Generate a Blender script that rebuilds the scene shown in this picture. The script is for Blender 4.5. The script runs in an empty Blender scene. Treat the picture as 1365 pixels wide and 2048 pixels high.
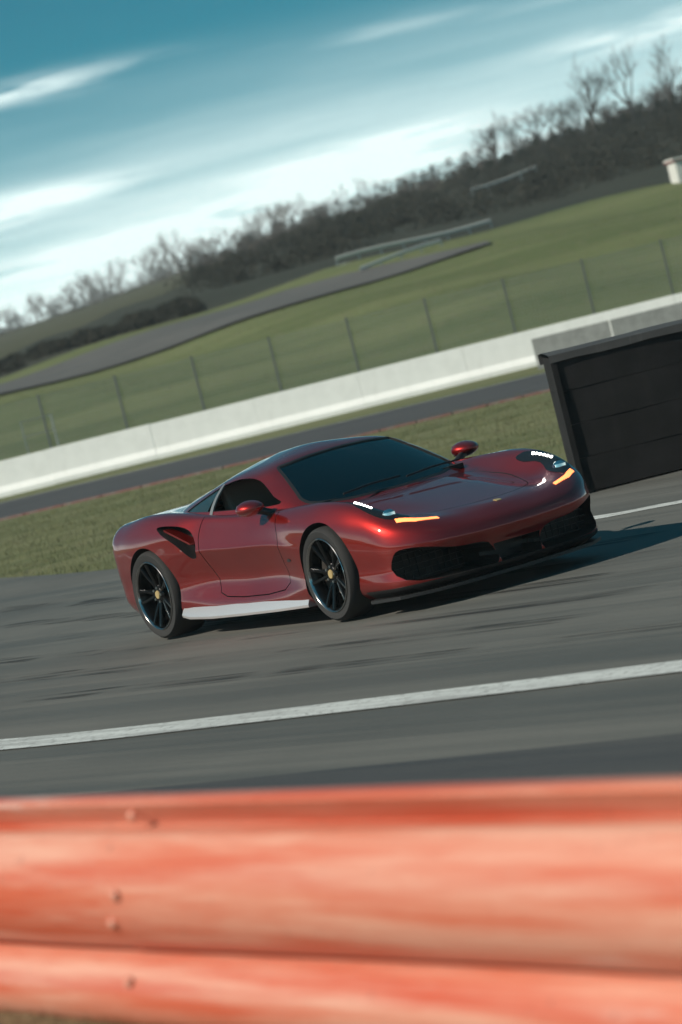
import bpy, bmesh, math, random
import numpy as np
from mathutils import Vector, Matrix
from mathutils.bvhtree import BVHTree

random.seed(7)
rng = np.random.default_rng(11)
S = bpy.context.scene
COL = S.collection
RAD = math.radians

# ------------------------------------------------------------------ camera
cam_d = bpy.data.cameras.new("camera")
cam = bpy.data.objects.new("camera", cam_d)
COL.objects.link(cam)
S.camera = cam
cam_d.sensor_fit = 'VERTICAL'
cam_d.sensor_height = 36.0
cam_d.lens = 123.0
cam_d.clip_start = 0.1
cam_d.clip_end = 6000
cam.location = (0, 0, 2.1)
PITCH, ROLL = RAD(3.126), RAD(14.0)
cam.matrix_world = (Matrix.Translation((0, 0, 2.1)) @ Matrix.Rotation(math.pi / 2 - PITCH, 4, 'X')
                    @ Matrix.Rotation(-ROLL, 4, 'Z'))
cam_d.dof.use_dof = True
cam_d.dof.focus_distance = 25.6
cam_d.dof.aperture_fstop = 2.8

# ------------------------------------------------------------------ world, sun, exposure
SUN_EL, SUN_AZ = RAD(36), RAD(-110)        # azimuth clockwise from +Y (the way the camera looks)
W = bpy.data.worlds.new("World")
S.world = W
W.use_nodes = True
nt = W.node_tree
nt.nodes.clear()


def N(t, typ, **kw):
    n = t.nodes.new(typ)
    for k, v in kw.items():
        setattr(n, k, v)
    return n


def mth(t, op, a, b=None, clamp=False):
    n = N(t, 'ShaderNodeMath', operation=op, use_clamp=clamp)
    for i, v in enumerate((a, b)):
        if v is None:
            continue
        if isinstance(v, (int, float)):
            n.inputs[i].default_value = v
        else:
            t.links.new(v, n.inputs[i])
    return n.outputs[0]


def mixc(t, fac, a, b, blend='MIX'):
    n = N(t, 'ShaderNodeMix', data_type='RGBA', blend_type=blend)
    for s, v in ((n.inputs[0], fac), (n.inputs[6], a), (n.inputs[7], b)):
        if isinstance(v, (int, float)):
            s.default_value = v
        elif isinstance(v, tuple):
            s.default_value = (*v[:3], 1)
        else:
            t.links.new(v, s)
    return n.outputs[2]


def ramp(t, v, lo, hi, a=0.0, b=1.0, smooth=True):
    n = N(t, 'ShaderNodeMapRange', interpolation_type='SMOOTHSTEP' if smooth else 'LINEAR')
    t.links.new(v, n.inputs[0])
    for i, x in zip((1, 2, 3, 4), (lo, hi, a, b)):
        n.inputs[i].default_value = x
    return n.outputs[0]


def noise(t, vec, scale, detail=4.0, rough=0.55, dist=0.0):
    n = N(t, 'ShaderNodeTexNoise')
    t.links.new(vec, n.inputs['Vector'])
    n.inputs['Scale'].default_value = scale
    n.inputs['Detail'].default_value = detail
    n.inputs['Roughness'].default_value = rough
    n.inputs['Distortion'].default_value = dist
    return n.outputs['Fac']


tc = N(nt, 'ShaderNodeTexCoord')
stretch = N(nt, 'ShaderNodeVectorMath', operation='MULTIPLY')
nt.links.new(tc.outputs['Generated'], stretch.inputs[0])
stretch.inputs[1].default_value = (1, 1, 3.2)
lift = N(nt, 'ShaderNodeVectorMath', operation='ADD')
nt.links.new(stretch.outputs[0], lift.inputs[0])
lift.inputs[1].default_value = (0, 0, .03)
nrm = N(nt, 'ShaderNodeVectorMath', operation='NORMALIZE')
nt.links.new(lift.outputs[0], nrm.inputs[0])
sky = N(nt, 'ShaderNodeTexSky', sky_type='NISHITA')
sky.sun_disc = False
sky.sun_elevation = SUN_EL
sky.sun_rotation = SUN_AZ
sky.altitude = 800
sky.air_density = 1.0
sky.dust_density = 0.3
sky.ozone_density = 1.4
nt.links.new(nrm.outputs[0], sky.inputs[0])
tint = mixc(nt, 1.0, sky.outputs[0], (0.16, 0.95, 0.80), 'MULTIPLY')
sep = N(nt, 'ShaderNodeSeparateXYZ')
nt.links.new(tc.outputs['Generated'], sep.inputs[0])
az = mth(nt, 'ARCTAN2', sep.outputs[0], sep.outputs[1])
el = mth(nt, 'ARCSINE', sep.outputs[2])
cb = N(nt, 'ShaderNodeCombineXYZ')
nt.links.new(mth(nt, 'MULTIPLY', az, 5.0), cb.inputs[0])
nt.links.new(mth(nt, 'MULTIPLY', el, 40.0), cb.inputs[1])
# high cirrus lies on a flat sheet overhead, so it thins out into streaks towards the horizon
zz = mth(nt, 'ADD', mth(nt, 'MAXIMUM', sep.outputs[2], 0.0), .05)
cp = N(nt, 'ShaderNodeCombineXYZ')
nt.links.new(mth(nt, 'MULTIPLY', mth(nt, 'DIVIDE', sep.outputs[0], zz), .55), cp.inputs[0])
nt.links.new(mth(nt, 'MULTIPLY', mth(nt, 'DIVIDE', sep.outputs[1], zz), .9), cp.inputs[1])
cirrus = noise(nt, cp.outputs[0], 1.1, 4.0, 0.55, 0.3)
fine = noise(nt, cb.outputs[0], 6.0, 3.0, 0.6, 0.0)
mask = ramp(nt, cirrus, 0.60, 0.88, 0, .6)
# the streaks of cirrus that stand above the track (azimuth, elevation, half length, half height, weight)
for a, e, la, le, wgt in ((-0.062, 0.0835, 0.030, 0.0030, 0.7), (-0.070, 0.0520, 0.028, 0.0034, 1.0),
                          (-0.034, 0.0345, 0.036, 0.0036, 1.0), (0.036, 0.0440, 0.034, 0.0034, 0.8),
                          (0.022, 0.0375, 0.032, 0.0034, 0.9), (0.118, 0.0580, 0.028, 0.0036, 0.6),
                          (-0.075, 0.0230, 0.05, 0.005, 0.7)):
    dx = mth(nt, 'DIVIDE', mth(nt, 'SUBTRACT', az, a), la)
    wob = mth(nt, 'MULTIPLY', mth(nt, 'SUBTRACT', fine, 0.5), 1.1)
    dy = mth(nt, 'ADD', mth(nt, 'DIVIDE', mth(nt, 'SUBTRACT', el, e), le), wob)
    r2 = mth(nt, 'ADD', mth(nt, 'MULTIPLY', dx, dx), mth(nt, 'MULTIPLY', dy, dy))
    g = mth(nt, 'EXPONENT', mth(nt, 'MULTIPLY', r2, -1.0))
    mask = mth(nt, 'ADD', mask, mth(nt, 'MULTIPLY', mth(nt, 'MULTIPLY', g, wgt), ramp(nt, fine, 0.25, 0.6)))
# thin high veil, thickening towards the horizon all round
veil = mth(nt, 'MULTIPLY', ramp(nt, el, .016, .092, 1.0, 0.0), ramp(nt, cirrus, .25, .65, .52, .95))
mask = mth(nt, 'ADD', mask, veil)
mask = mth(nt, 'MINIMUM', mask, 0.92)
skyc = mixc(nt, mask, tint, (11.0, 12.8, 12.5))
bg = N(nt, 'ShaderNodeBackground')
bg.inputs[1].default_value = 0.105
nt.links.new(skyc, bg.inputs[0])
wo = N(nt, 'ShaderNodeOutputWorld')
nt.links.new(bg.outputs[0], wo.inputs[0])

sun_d = bpy.data.lights.new("sun", 'SUN')
sun_d.energy = 5.0
sun_d.angle = RAD(0.53)
sun_d.color = (1.0, 0.90, 0.77)
sun = bpy.data.objects.new("sun", sun_d)
COL.objects.link(sun)
to_sun = Vector((math.sin(SUN_AZ) * math.cos(SUN_EL), math.cos(SUN_AZ) * math.cos(SUN_EL), math.sin(SUN_EL)))
sun.rotation_euler = to_sun.to_track_quat('Z', 'Y').to_euler()
sun.location = to_sun * 60

S.view_settings.view_transform = 'Standard'
S.view_settings.look = 'None'
S.view_settings.exposure = 0.0
S.view_settings.gamma = 1.0
S.view_settings.use_curve_mapping = False
S.cycles.use_denoising = True
S.cycles.use_adaptive_sampling = True
S.cycles.adaptive_threshold = 0.015
W.cycles.sampling_method = 'MANUAL'
W.cycles.sample_map_resolution = 512
S.cycles.max_bounces = 7
S.cycles.transparent_max_bounces = 16


# ------------------------------------------------------------------ helpers
def link(o, parent=None):
    COL.objects.link(o)
    if parent is not None:
        o.parent = parent
    return o


def tag(o, label=None, cat=None, group=None, kind=None):
    for k, v in (('label', label), ('category', cat), ('group', group), ('kind', kind)):
        if v:
            o[k] = v
    return o


def empty(name, loc=(0, 0, 0), rz=0.0):
    o = bpy.data.objects.new(name, None)
    o.empty_display_size = 0.2
    o.location = loc
    o.rotation_euler = (0, 0, rz)
    return link(o)


def me_from(verts, faces, mats=(), smooth=None, name='mesh'):
    m = bpy.data.meshes.new(name)
    m.from_pydata([tuple(v) for v in verts], [], [tuple(f) for f in faces])
    for k in mats if isinstance(mats, (list, tuple)) else (mats,):
        m.materials.append(k)
    m.update()
    if smooth is not None:
        m.polygons.foreach_set('use_smooth', [True] * len(m.polygons))
        if smooth < 179:
            m.set_sharp_from_angle(angle=RAD(smooth))
    return m


def ob(name, me, parent=None):
    return link(bpy.data.objects.new(name, me), parent)


class MB:
    """collects shapes into one mesh"""

    def __init__(self):
        self.v, self.f = [], []

    def add(self, vs, fs):
        b = len(self.v)
        self.v += [tuple(p) for p in vs]
        self.f += [tuple(b + i for i in q) for q in fs]
        return self

    def box(self, c, s, M=None):
        x, y, z = (k / 2 for k in s)
        vs = [Vector((a * x, b * y, d * z)) for a in (-1, 1) for b in (-1, 1) for d in (-1, 1)]
        vs = [(M @ p if M is not None else p) + Vector(c) for p in vs]
        return self.add(vs, [(0, 1, 3, 2), (4, 6, 7, 5), (0, 4, 5, 1), (2, 3, 7, 6), (0, 2, 6, 4), (1, 5, 7, 3)])

    def tube(self, pts, rad, n=8, cap=True):
        pts = [Vector(p) for p in pts]
        rad = rad if isinstance(rad, (list, tuple)) else [rad] * len(pts)
        rings = []
        for i, p in enumerate(pts):
            t = (pts[min(i + 1, len(pts) - 1)] - pts[max(i - 1, 0)]).normalized()
            a = t.cross(Vector((0, 0, 1)) if abs(t.z) < .9 else Vector((1, 0, 0))).normalized()
            b = t.cross(a)
            rings.append([p + (a * math.cos(2 * math.pi * k / n) + b * math.sin(2 * math.pi * k / n)) * rad[i] for k in range(n)])
        vs = [q for r in rings for q in r]
        fs = [(i * n + k, (i + 1) * n + k, (i + 1) * n + (k + 1) % n, i * n + (k + 1) % n) for i in range(len(pts) - 1) for k in range(n)]
        if cap:
            fs += [tuple(range(n)), tuple((len(pts) - 1) * n + k for k in reversed(range(n)))]
        return self.add(vs, fs)

    def lathe(self, prof, n=32, axis='Y', closed=False):
        """prof: (r, h) pairs revolved about an axis"""
        vs = []
        for r, h in prof:
            for k in range(n):
                a = 2 * math.pi * k / n
                c, s = r * math.cos(a), r * math.sin(a)
                vs.append((c, h, s) if axis == 'Y' else ((c, s, h) if axis == 'Z' else (h, c, s)))
        m = len(prof)
        fs = []
        for i in range(m if closed else m - 1):
            j = (i + 1) % m
            for k in range(n):
                fs.append((i * n + k, j * n + k, j * n + (k + 1) % n, i * n + (k + 1) % n))
        return self.add(vs, fs)

    def me(self, mat, smooth=None):
        return me_from(self.v, self.f, mat, smooth)

    def build(self, name, mat, parent=None, smooth=None):
        return ob(name, self.me(mat, smooth), parent)


def copy_tree(o, parent=None):
    c = o.copy()
    COL.objects.link(c)
    c.parent = parent
    for ch in list(o.children):
        copy_tree(ch, c)
    return c


# ------------------------------------------------------------------ materials
def material(name, col=(.5, .5, .5), rough=.6, metal=0.0, spec=.5, **kw):
    m = bpy.data.materials.new(name)
    m.use_nodes = True
    b = m.node_tree.nodes['Principled BSDF']
    b.inputs['Base Color'].default_value = (*col, 1)
    b.inputs['Roughness'].default_value = rough
    b.inputs['Metallic'].default_value = metal
    b.inputs['Specular IOR Level'].default_value = spec
    for k, v in kw.items():
        b.inputs[k].default_value = v
    return m, m.node_tree, b


def coords(t, scale=(1, 1, 1), rz=0.0, kind='Object'):
    c = N(t, 'ShaderNodeTexCoord')
    mp = N(t, 'ShaderNodeMapping')
    mp.inputs['Rotation'].default_value = (0, 0, rz)
    mp2 = N(t, 'ShaderNodeVectorMath', operation='MULTIPLY')
    t.links.new(c.outputs[kind], mp.inputs[0])
    t.links.new(mp.outputs[0], mp2.inputs[0])
    mp2.inputs[1].default_value = scale
    return mp2.outputs[0]


def bump(t, b, h, strength=.3, dist=.01):
    n = N(t, 'ShaderNodeBump')
    n.inputs['Strength'].default_value = strength
    n.inputs['Distance'].default_value = dist
    t.links.new(h, n.inputs['Height'])
    t.links.new(n.outputs[0], b.inputs['Normal'])


def m_asphalt(name, c0, c1, rz, streak=.5):
    m, t, b = material(name, c0, .85)
    g = noise(t, coords(t), 90, 3, .7)
    p = noise(t, coords(t), .35, 4, .6)
    s1 = noise(t, coords(t, (.05, 1.6, 1), rz), 1.0, 6, .62, .15)
    s2 = noise(t, coords(t, (.12, 9, 1), rz), 1.0, 5, .6)
    f = mth(t, 'ADD', mth(t, 'MULTIPLY', s1, .62), mth(t, 'MULTIPLY', s2, .38))
    col = mixc(t, ramp(t, f, .36, .64), c0, c1)
    col = mixc(t, mth(t, 'MULTIPLY', ramp(t, p, .4, .7), .35), col, tuple(k * .75 for k in c0))
    col = mixc(t, mth(t, 'MULTIPLY', ramp(t, g, .56, .72), .35), col, (.22, .22, .20))
    col = mixc(t, mth(t, 'MULTIPLY', ramp(t, g, .28, .42, 1, 0), .4), col, tuple(k * .5 for k in c0))
    t.links.new(col, b.inputs['Base Color'])
    t.links.new(ramp(t, f, .3, .7, .62, .9), b.inputs['Roughness'])
    bump(t, b, g, .35, .006)
    return m


def m_grass(name, c0, c1, c2, rz=0.0, sx=.05, sy=.9):
    m, t, b = material(name, c0, .9, spec=.2)
    s = noise(t, coords(t, (sx, sy, .6), rz), 1.0, 6, .62, .1)
    f = noise(t, coords(t), 2.2, 6, .7)
    g = noise(t, coords(t), 22, 4, .7)
    col = mixc(t, ramp(t, s, .36, .64), c0, c1)
    col = mixc(t, ramp(t, f, .48, .72), col, c2)
    col = mixc(t, mth(t, 'MULTIPLY', ramp(t, g, .3, .7), .45), col, tuple(k * .55 for k in c0))
    t.links.new(col, b.inputs['Base Color'])
    bump(t, b, mth(t, 'ADD', g, f), .5, .05)
    return m


ROADZ = math.atan2(-.80, .60)      # the way the track runs in plan
M = {}
M['asphalt'] = m_asphalt('asphalt', (.082, .084, .076), (.128, .129, .116), -ROADZ)
M['asphalt_dark'] = m_asphalt('asphalt_dark', (.036, .038, .041), (.068, .070, .068), -ROADZ)
M['asphalt_far'] = m_asphalt('asphalt_far', (.045, .045, .046), (.070, .068, .066), 0.0)
M['asphalt_lane'] = m_asphalt('asphalt_lane', (.075, .073, .068), (.12, .115, .105), 0.0)
M['grass'] = m_grass('grass', (.118, .140, .058), (.195, .205, .10), (.20, .185, .115), RAD(-8))
M['grass_hill'] = m_grass('grass_hill', (.100, .132, .046), (.172, .198, .082), (.18, .17, .098), RAD(-3), .03, .22)
M['grass_dark'] = m_grass('grass_dark', (.030, .036, .026), (.046, .050, .036), (.055, .052, .042), 0, .03, .12)
M['grass_far'] = m_grass('grass_far', (.07, .075, .042), (.09, .09, .055), (.10, .095, .06), 0, .02, .05)
M['dry_bank'] = m_grass('dry_bank', (.15, .11, .06), (.22, .16, .09), (.12, .085, .045), 0, 2, 6)


def m_paintline():
    m, t, b = material('line_paint', (.6, .62, .6), .6)
    w = noise(t, coords(t), 14, 5, .75)
    s = noise(t, coords(t, (.5, 12, 1), -ROADZ), 1, 5, .65)
    col = mixc(t, ramp(t, w, .50, .68), (.60, .63, .61), (.20, .20, .19))
    col = mixc(t, mth(t, 'MULTIPLY', ramp(t, s, .42, .66), .65), col, (.24, .24, .23))
    t.links.new(col, b.inputs['Base Color'])
    return m


M['line'] = m_paintline()


def m_concrete(name, c0, c1, stain=(.25, .25, .23)):
    m, t, b = material(name, c0, .8)
    a = noise(t, coords(t), 3.0, 6, .65)
    d = noise(t, coords(t, (1.2, 1.2, .18)), 3.5, 6, .7)
    col = mixc(t, ramp(t, a, .35, .7), c0, c1)
    col = mixc(t, mth(t, 'MULTIPLY', ramp(t, d, .55, .8), .5), col, stain)
    t.links.new(col, b.inputs['Base Color'])
    bump(t, b, a, .2, .02)
    return m


M['white_wall'] = m_concrete('white_wall', (.88, .90, .88), (.82, .84, .82), (.66, .67, .64))
M['grey_conc'] = m_concrete('grey_conc', (.30, .31, .30), (.22, .23, .22))
M['galv'] = material('galvanised', (.34, .36, .36), .45, .8)[0]
M['pale_rail'] = material('pale_rail', (.62, .62, .58), .4, .2)[0]
M['rubber'] = m_concrete('rubber', (.011, .0115, .012), (.017, .017, .018), (.026, .026, .025))
M['rubber'].node_tree.nodes['Principled BSDF'].inputs['Roughness'].default_value = .95
M['rubber'].node_tree.nodes['Principled BSDF'].inputs['Specular IOR Level'].default_value = .2
M['tyre'] = material('tyre', (.016, .016, .016), .78)[0]
M['steel'] = material('steel', (.45, .45, .44), .3, 1.0)[0]
M['tarp'] = m_concrete('tarp', (.035, .036, .037), (.05, .05, .05))


def m_carpaint():
    m, t, b = material('car_paint', (.29, .010, .008), .34, .8, .25)
    b.inputs['Coat Weight'].default_value = 1.0
    b.inputs['Coat Roughness'].default_value = .015
    b.inputs['Coat IOR'].default_value = 1.7
    fl = noise(t, coords(t), 900, 2, .5)
    t.links.new(ramp(t, fl, .3, .7, .32, .42), b.inputs['Roughness'])
    dn = noise(t, coords(t), 3.0, 3, .6)
    t.links.new(mixc(t, ramp(t, dn, .3, .8), (.31, .011, .007), (.27, .010, .008)), b.inputs['Base Color'])
    return m


M['paint'] = m_carpaint()
M['black_trim'] = material('black_trim', (.012, .012, .013), .45)[0]
M['gloss_black'] = material('gloss_black', (.010, .010, .011), .12)[0]
M['interior'] = material('interior', (.014, .014, .015), .85)[0]
M['seat'] = material('seat_leather', (.24, .19, .15), .55)[0]
M['rim'] = material('rim', (.022, .022, .023), .22, .85)[0]
M['rim_edge'] = material('rim_edge', (.42, .42, .42), .18, 1.0)[0]
M['disc'] = material('brake_disc', (.16, .15, .14), .35, 1.0)[0]
M['caliper'] = material('caliper', (.05, .045, .04), .4)[0]
M['cap_yellow'] = material('cap_yellow', (.36, .27, .12), .35)[0]
M['skirt'] = material('skirt', (.82, .80, .80), .30, .7)[0]  # pale base colour stands in for the sun glint on the sill
M['glass'] = material('glass', (.55, .62, .62), .02, 0, .5, **{'Transmission Weight': 1.0, 'IOR': 1.45})[0]
M['tint_glass'] = material('tint_glass', (.02, .035, .038), .03, 0, .7)[0]
M['pillar_trim'] = material('pillar_trim', (.30, .31, .31), .35, .6)[0]
M['mirror'] = material('mirror', (.8, .8, .8), .03, 1.0)[0]


def m_screen():
    m, t, b = material('windscreen', (.05, .085, .09), .02, 0, .6)
    tr = N(t, 'ShaderNodeBsdfTransparent')
    tr.inputs[0].default_value = (.58, .68, .68, 1)
    gl = N(t, 'ShaderNodeBsdfGlossy')
    gl.inputs['Roughness'].default_value = .02
    gl.inputs[0].default_value = (.9, 1, 1, 1)
    fr = N(t, 'ShaderNodeFresnel')
    fr.inputs[0].default_value = 1.75
    mx = N(t, 'ShaderNodeMixShader')
    t.links.new(fr.outputs[0], mx.inputs[0])
    t.links.new(tr.outputs[0], mx.inputs[1])
    t.links.new(gl.outputs[0], mx.inputs[2])
    t.links.new(mx.outputs[0], t.nodes['Material Output'].inputs[0])
    return m


M['screen'] = m_screen()


def m_emit(name, col, s):
    m, t, b = material(name, col, .4)
    b.inputs['Emission Color'].default_value = (*col, 1)
    b.inputs['Emission Strength'].default_value = s
    return m


M['led'] = m_emit('led', (1, .97, .9), 14)
M['amber'] = m_emit('amber', (1, .26, .08), 2.4)
M['bark'] = material('bark', (.085, .075, .068), .9)[0]
M['bark_pale'] = material('bark_pale', (.20, .185, .17), .9)[0]
M['scrub'] = m_grass('scrub', (.028, .032, .024), (.045, .045, .034), (.06, .05, .04), 0, .4, .4)
M['evergreen'] = m_grass('evergreen', (.020, .026, .016), (.030, .036, .020), (.04, .042, .026), 0, .5, .5)


# ------------------------------------------------------------------ the flat setting
def catmull(P, n=8):
    P = [np.array(p, float) for p in P]
    P = [2 * P[0] - P[1]] + P + [2 * P[-1] - P[-2]]
    out = []
    for i in range(1, len(P) - 2):
        a, b, c, d = P[i - 1:i + 3]
        for j in range(n):
            s = j / n
            out.append(.5 * (2 * b + (c - a) * s + (2 * a - 5 * b + 4 * c - d) * s * s + (3 * b - 3 * c + d - a) * s**3))
    out.append(P[-2])
    return out


def ribbon(name, left, right, z, mat, kind='structure', n=6):
    """a sheet between two plan curves"""
    L, R = catmull(left, n), catmull(right, n)
    vs = [(p[0], p[1], z) for p in L] + [(p[0], p[1], z) for p in R]
    k = len(L)
    o = MB().add(vs, [(i, i + 1, k + i + 1, k + i) for i in range(k - 1)]).build(name, mat)
    me = o.data
    bm = bmesh.new()
    bm.from_mesh(me)
    bmesh.ops.recalc_face_normals(bm, faces=bm.faces)
    if bm.faces[:][0].normal.z < 0:
        bmesh.ops.reverse_faces(bm, faces=bm.faces)
    bm.to_mesh(me)
    bm.free()
    return tag(o, kind=kind)


def offset(P, d):
    P = [np.array(p, float) for p in P]
    out = []
    for i, p in enumerate(P):
        t = P[min(i + 1, len(P) - 1)] - P[max(i - 1, 0)]
        t /= np.linalg.norm(t)
        out.append(p + np.array([-t[1], t[0]]) * d)
    return out


# ground: one sheet, flat round the track and rising with the hills farther out
gv, gf = [], []
gx = [-900, -600, -250, -100, -40, -15, 0, 15, 40, 100, 250, 600, 900]
gy = [-200, -40, 0, 40, 80, 95, 150, 300, 600]
for y in gy:
    for x in gx:
        gv.append((x, y, -.03 if y <= 95 else -1.5))
for j in range(len(gy) - 1):
    for i in range(len(gx) - 1):
        a = j * len(gx) + i
        gf.append((a, a + 1, a + 1 + len(gx), a + len(gx)))
tag(ob('ground', me_from(gv, gf, M['grass'])), kind='structure')

NEAR_LINE = [(-17.5, 47.0), (-9.2, 32.5), (-5.2, 26.2), (-2.44, 21.9), (-.265, 19.25), (1.455, 17.3), (4.2, 14.3), (9.0, 9.2), (18.0, 0.0)]
FAR_LINE = [(-12.5, 66.0), (-7.2, 50.5), (-4.14, 41.6), (-2.51, 37.3), (-.30, 32.2), (1.77, 28.72), (2.66, 27.82), (5.4, 25.4), (10.5, 21.4), (20, 14)]
APRON = [(-12.5, 66.0), (-7.2, 50.5), (-4.14, 41.7), (-2.4, 37.6), (-.6, 35.2), (1.77, 33.6), (4.0, 33.3), (8.0, 32.4), (14, 30), (26, 24)]
NEAR_EDGE = [(-24, 44), (-14.5, 30.0), (-9.0, 23.2), (-5.0, 17.8), (-2.6, 14.2), (-.4, 11.2), (1.4, 8.3), (5.4, 2.4), (11.6, -7)]
ribbon('track', NEAR_LINE, offset(FAR_LINE, 0), 0.0, M['asphalt'])
ribbon('apron', FAR_LINE, offset(APRON, .25), -.006, M['asphalt'])
ribbon('runoff_asphalt', NEAR_LINE, NEAR_EDGE, -.004, M['asphalt'])
ribbon('resurfaced_strip', offset(NEAR_LINE, -1.75), offset(NEAR_LINE, -4.6), .001, M['asphalt_dark'])
ribbon('track_edge_line', offset(NEAR_LINE, .17), offset(NEAR_LINE, -.17), .004, M['line'])
ribbon('track_edge_line', offset(FAR_LINE[4:], .13), offset(FAR_LINE[4:], -.13), .004, M['line'])
# the far straight in front of the white wall, its verge and red kerb
ST_N = [(-60, 78.5), (-25, 68.5), (-12, 65.4), (-6.2, 63.8), (.4, 61.2), (6, 59.4), (14, 57.5), (50, 50)]
ST_F = [(-60, 85), (-25, 78.0), (-12, 75.6), (-6.8, 74.2), (.6, 71.3), (6, 70.2), (14, 69.6), (50, 66)]
ribbon('far_straight', ST_N, ST_F, -.008, M['asphalt_far'])
ribbon('far_edge_line', offset(ST_F, -.35), offset(ST_F, -.20), -.004, M['line'])


def m_kerb():
    m, t, b = material('kerb', (.17, .07, .06), .6)
    w = noise(t, coords(t), 5, 5, .7)
    t.links.new(mixc(t, ramp(t, w, .42, .7), (.17, .07, .06), (.18, .15, .13)), b.inputs['Base Color'])
    return m


M['kerb'] = m_kerb()
kb = empty('kerb', (-6.2, 63.6, -.03))
tag(kb, 'worn red kerb along the near edge of the far straight', 'kerb')
kc = catmull(offset(ST_N[1:6], -.02), 9)
for i in range(len(kc) - 1):
    a, b = kc[i], kc[i + 1]
    t = (b - a)
    ln = np.linalg.norm(t)
    t /= ln
    nn = np.array([t[1], -t[0]])
    mbk = MB()
    vs = []
    for p in (a + t * .012, b - t * .012):
        for o_, z in ((0, 0), (0, .02), (.18, .045), (.21, .04), (.21, 0)):
            q = p + nn * o_
            vs.append((q[0] + 6.2, q[1] - 63.6, z))
    fs = [(k, (k + 1) % 5, 5 + (k + 1) % 5, 5 + k) for k in range(5)] + [(4, 3, 2, 1, 0), (5, 6, 7, 8, 9)]
    mbk.add(vs, fs).build('kerb_block', M['kerb'], kb)

# rubber laid down by cars through the corner
M['skid'] = material('skid', (.022, .022, .023), .75)[0]


def m_skid():
    m = M['skid']
    t = m.node_tree
    b = t.nodes['Principled BSDF']
    n = noise(t, coords(t, (.3, 14, 1), -ROADZ), 1, 5, .6)
    f = noise(t, coords(t), .6, 3, .6)
    t.links.new(mth(t, 'MULTIPLY', ramp(t, n, .42, .66), ramp(t, f, .4, .62, 0, .75)), b.inputs['Alpha'])


m_skid()
for k, (d, wd) in enumerate(((2.0, .26), (3.15, .30), (4.3, .24), (5.6, .3), (6.9, .26), (8.3, .3))):
    A = [np.array(p) + (np.array(q) - np.array(p)) * (d / 11.0) for p, q in zip(NEAR_LINE[:9], [FAR_LINE[i] for i in (0, 1, 2, 3, 4, 5, 7, 8, 9)])]
    ribbon('tyre_mark', offset(A, wd / 2), offset(A, -wd / 2), .003, M['skid'])

# raised bank on the photographer's side
bank_edge = [(-30, 46), (-15.5, 29.5), (-9.5, 22.6), (-5.2, 17.2), (-2.87, 13.9), (-.765, 10.62), (.94, 7.86), (4.8, 1.6), (10.6, -8)]
bv_, bf_ = [], []
be = catmull(bank_edge, 10)
prof = [(1.3, -.06), (.75, .03), (.30, .22), (.0, .29), (-.4, .305), (-1.2, .33), (-3, .40), (-6, .50), (-14, .6), (-40, .7)]
ofs = [offset(be, d) for d, z in prof]
for r, (d, z) in zip(ofs, prof):
    for p in r:
        bv_.append((p[0], p[1], z + (0 if z < .1 else float(rng.normal()) * .012)))
nb_ = len(be)
for j in range(len(prof) - 1):
    for i in range(nb_ - 1):
        bf_.append((j * nb_ + i, j * nb_ + i + 1, (j + 1) * nb_ + i + 1, (j + 1) * nb_ + i)[::-1])
tag(ob('spectator_bank', me_from(bv_, bf_, M['dry_bank'], 180)), kind='structure')
# ------------------------------------------------------------------ foreground guard rail
def m_redrail():
    m, t, b = material('rail_paint', (.40, .06, .04), .42)
    c = coords(t, (.22, 3.2, 3.2))
    s = noise(t, c, 1.3, 6, .65, .2)
    f = noise(t, coords(t, (.22, 4.5, 4.5)), 2.2, 6, .68)
    w = noise(t, coords(t, (.5, 3, 3)), 1.1, 5, .6, .4)
    col = mixc(t, ramp(t, s, .30, .74), (.50, .068, .026), (.58, .16, .085))
    col = mixc(t, mth(t, 'MULTIPLY', ramp(t, f, .34, .74), .72), col, (.72, .47, .36))  # pale streaks: faded paint, with the rail's highlights put into the colour too
    col = mixc(t, mth(t, 'MULTIPLY', ramp(t, w, .60, .72), ramp(t, f, .40, .55)), col, (.62, .60, .55))
    g = noise(t, coords(t), 30, 4, .7)
    col = mixc(t, mth(t, 'MULTIPLY', ramp(t, g, .62, .75), .6), col, (.10, .05, .04))
    t.links.new(col, b.inputs['Base Color'])
    t.links.new(ramp(t, s, .3, .7, .30, .42), b.inputs['Roughness'])
    bump(t, b, f, .12, .01)
    return m


M['rail'] = m_redrail()
RL, RR = Vector((-1.19, 10.36, 0)), Vector((.515, 7.60, 0))
rdir = (RR - RL).normalized()
rail = empty('guard_rail', (*(RL + (RR - RL) * .5).xy, .28), math.atan2(rdir.y, rdir.x))
tag(rail, 'faded red painted steel guard rail with deep ribs, close in front of the camera', 'guard rail')
# profile (out towards the camera = -y, z above the foot): lip, big upper rib, lower rib, toe
TOP = .67
pf = [(.030, TOP - .004), (-.010, TOP + .002), (-.036, TOP - .003), (-.044, TOP - .014), (-.034, TOP - .028), (.004, TOP - .066), (.026, TOP - .090), (-.045, TOP - .092)]
for k in range(15):
    a = RAD(72 - k * 11.2)
    pf.append((-.020 - .118 * math.cos(a), TOP - .256 + .176 * math.sin(a)))
pf += [(.012, TOP - .432), (-.040, TOP - .436)]
for k in range(13):
    a = RAD(70 - k * 12.5)
    pf.append((-.014 - .115 * math.cos(a), TOP - .550 + .118 * math.sin(a)))
pf.append((.010, .0))


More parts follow.
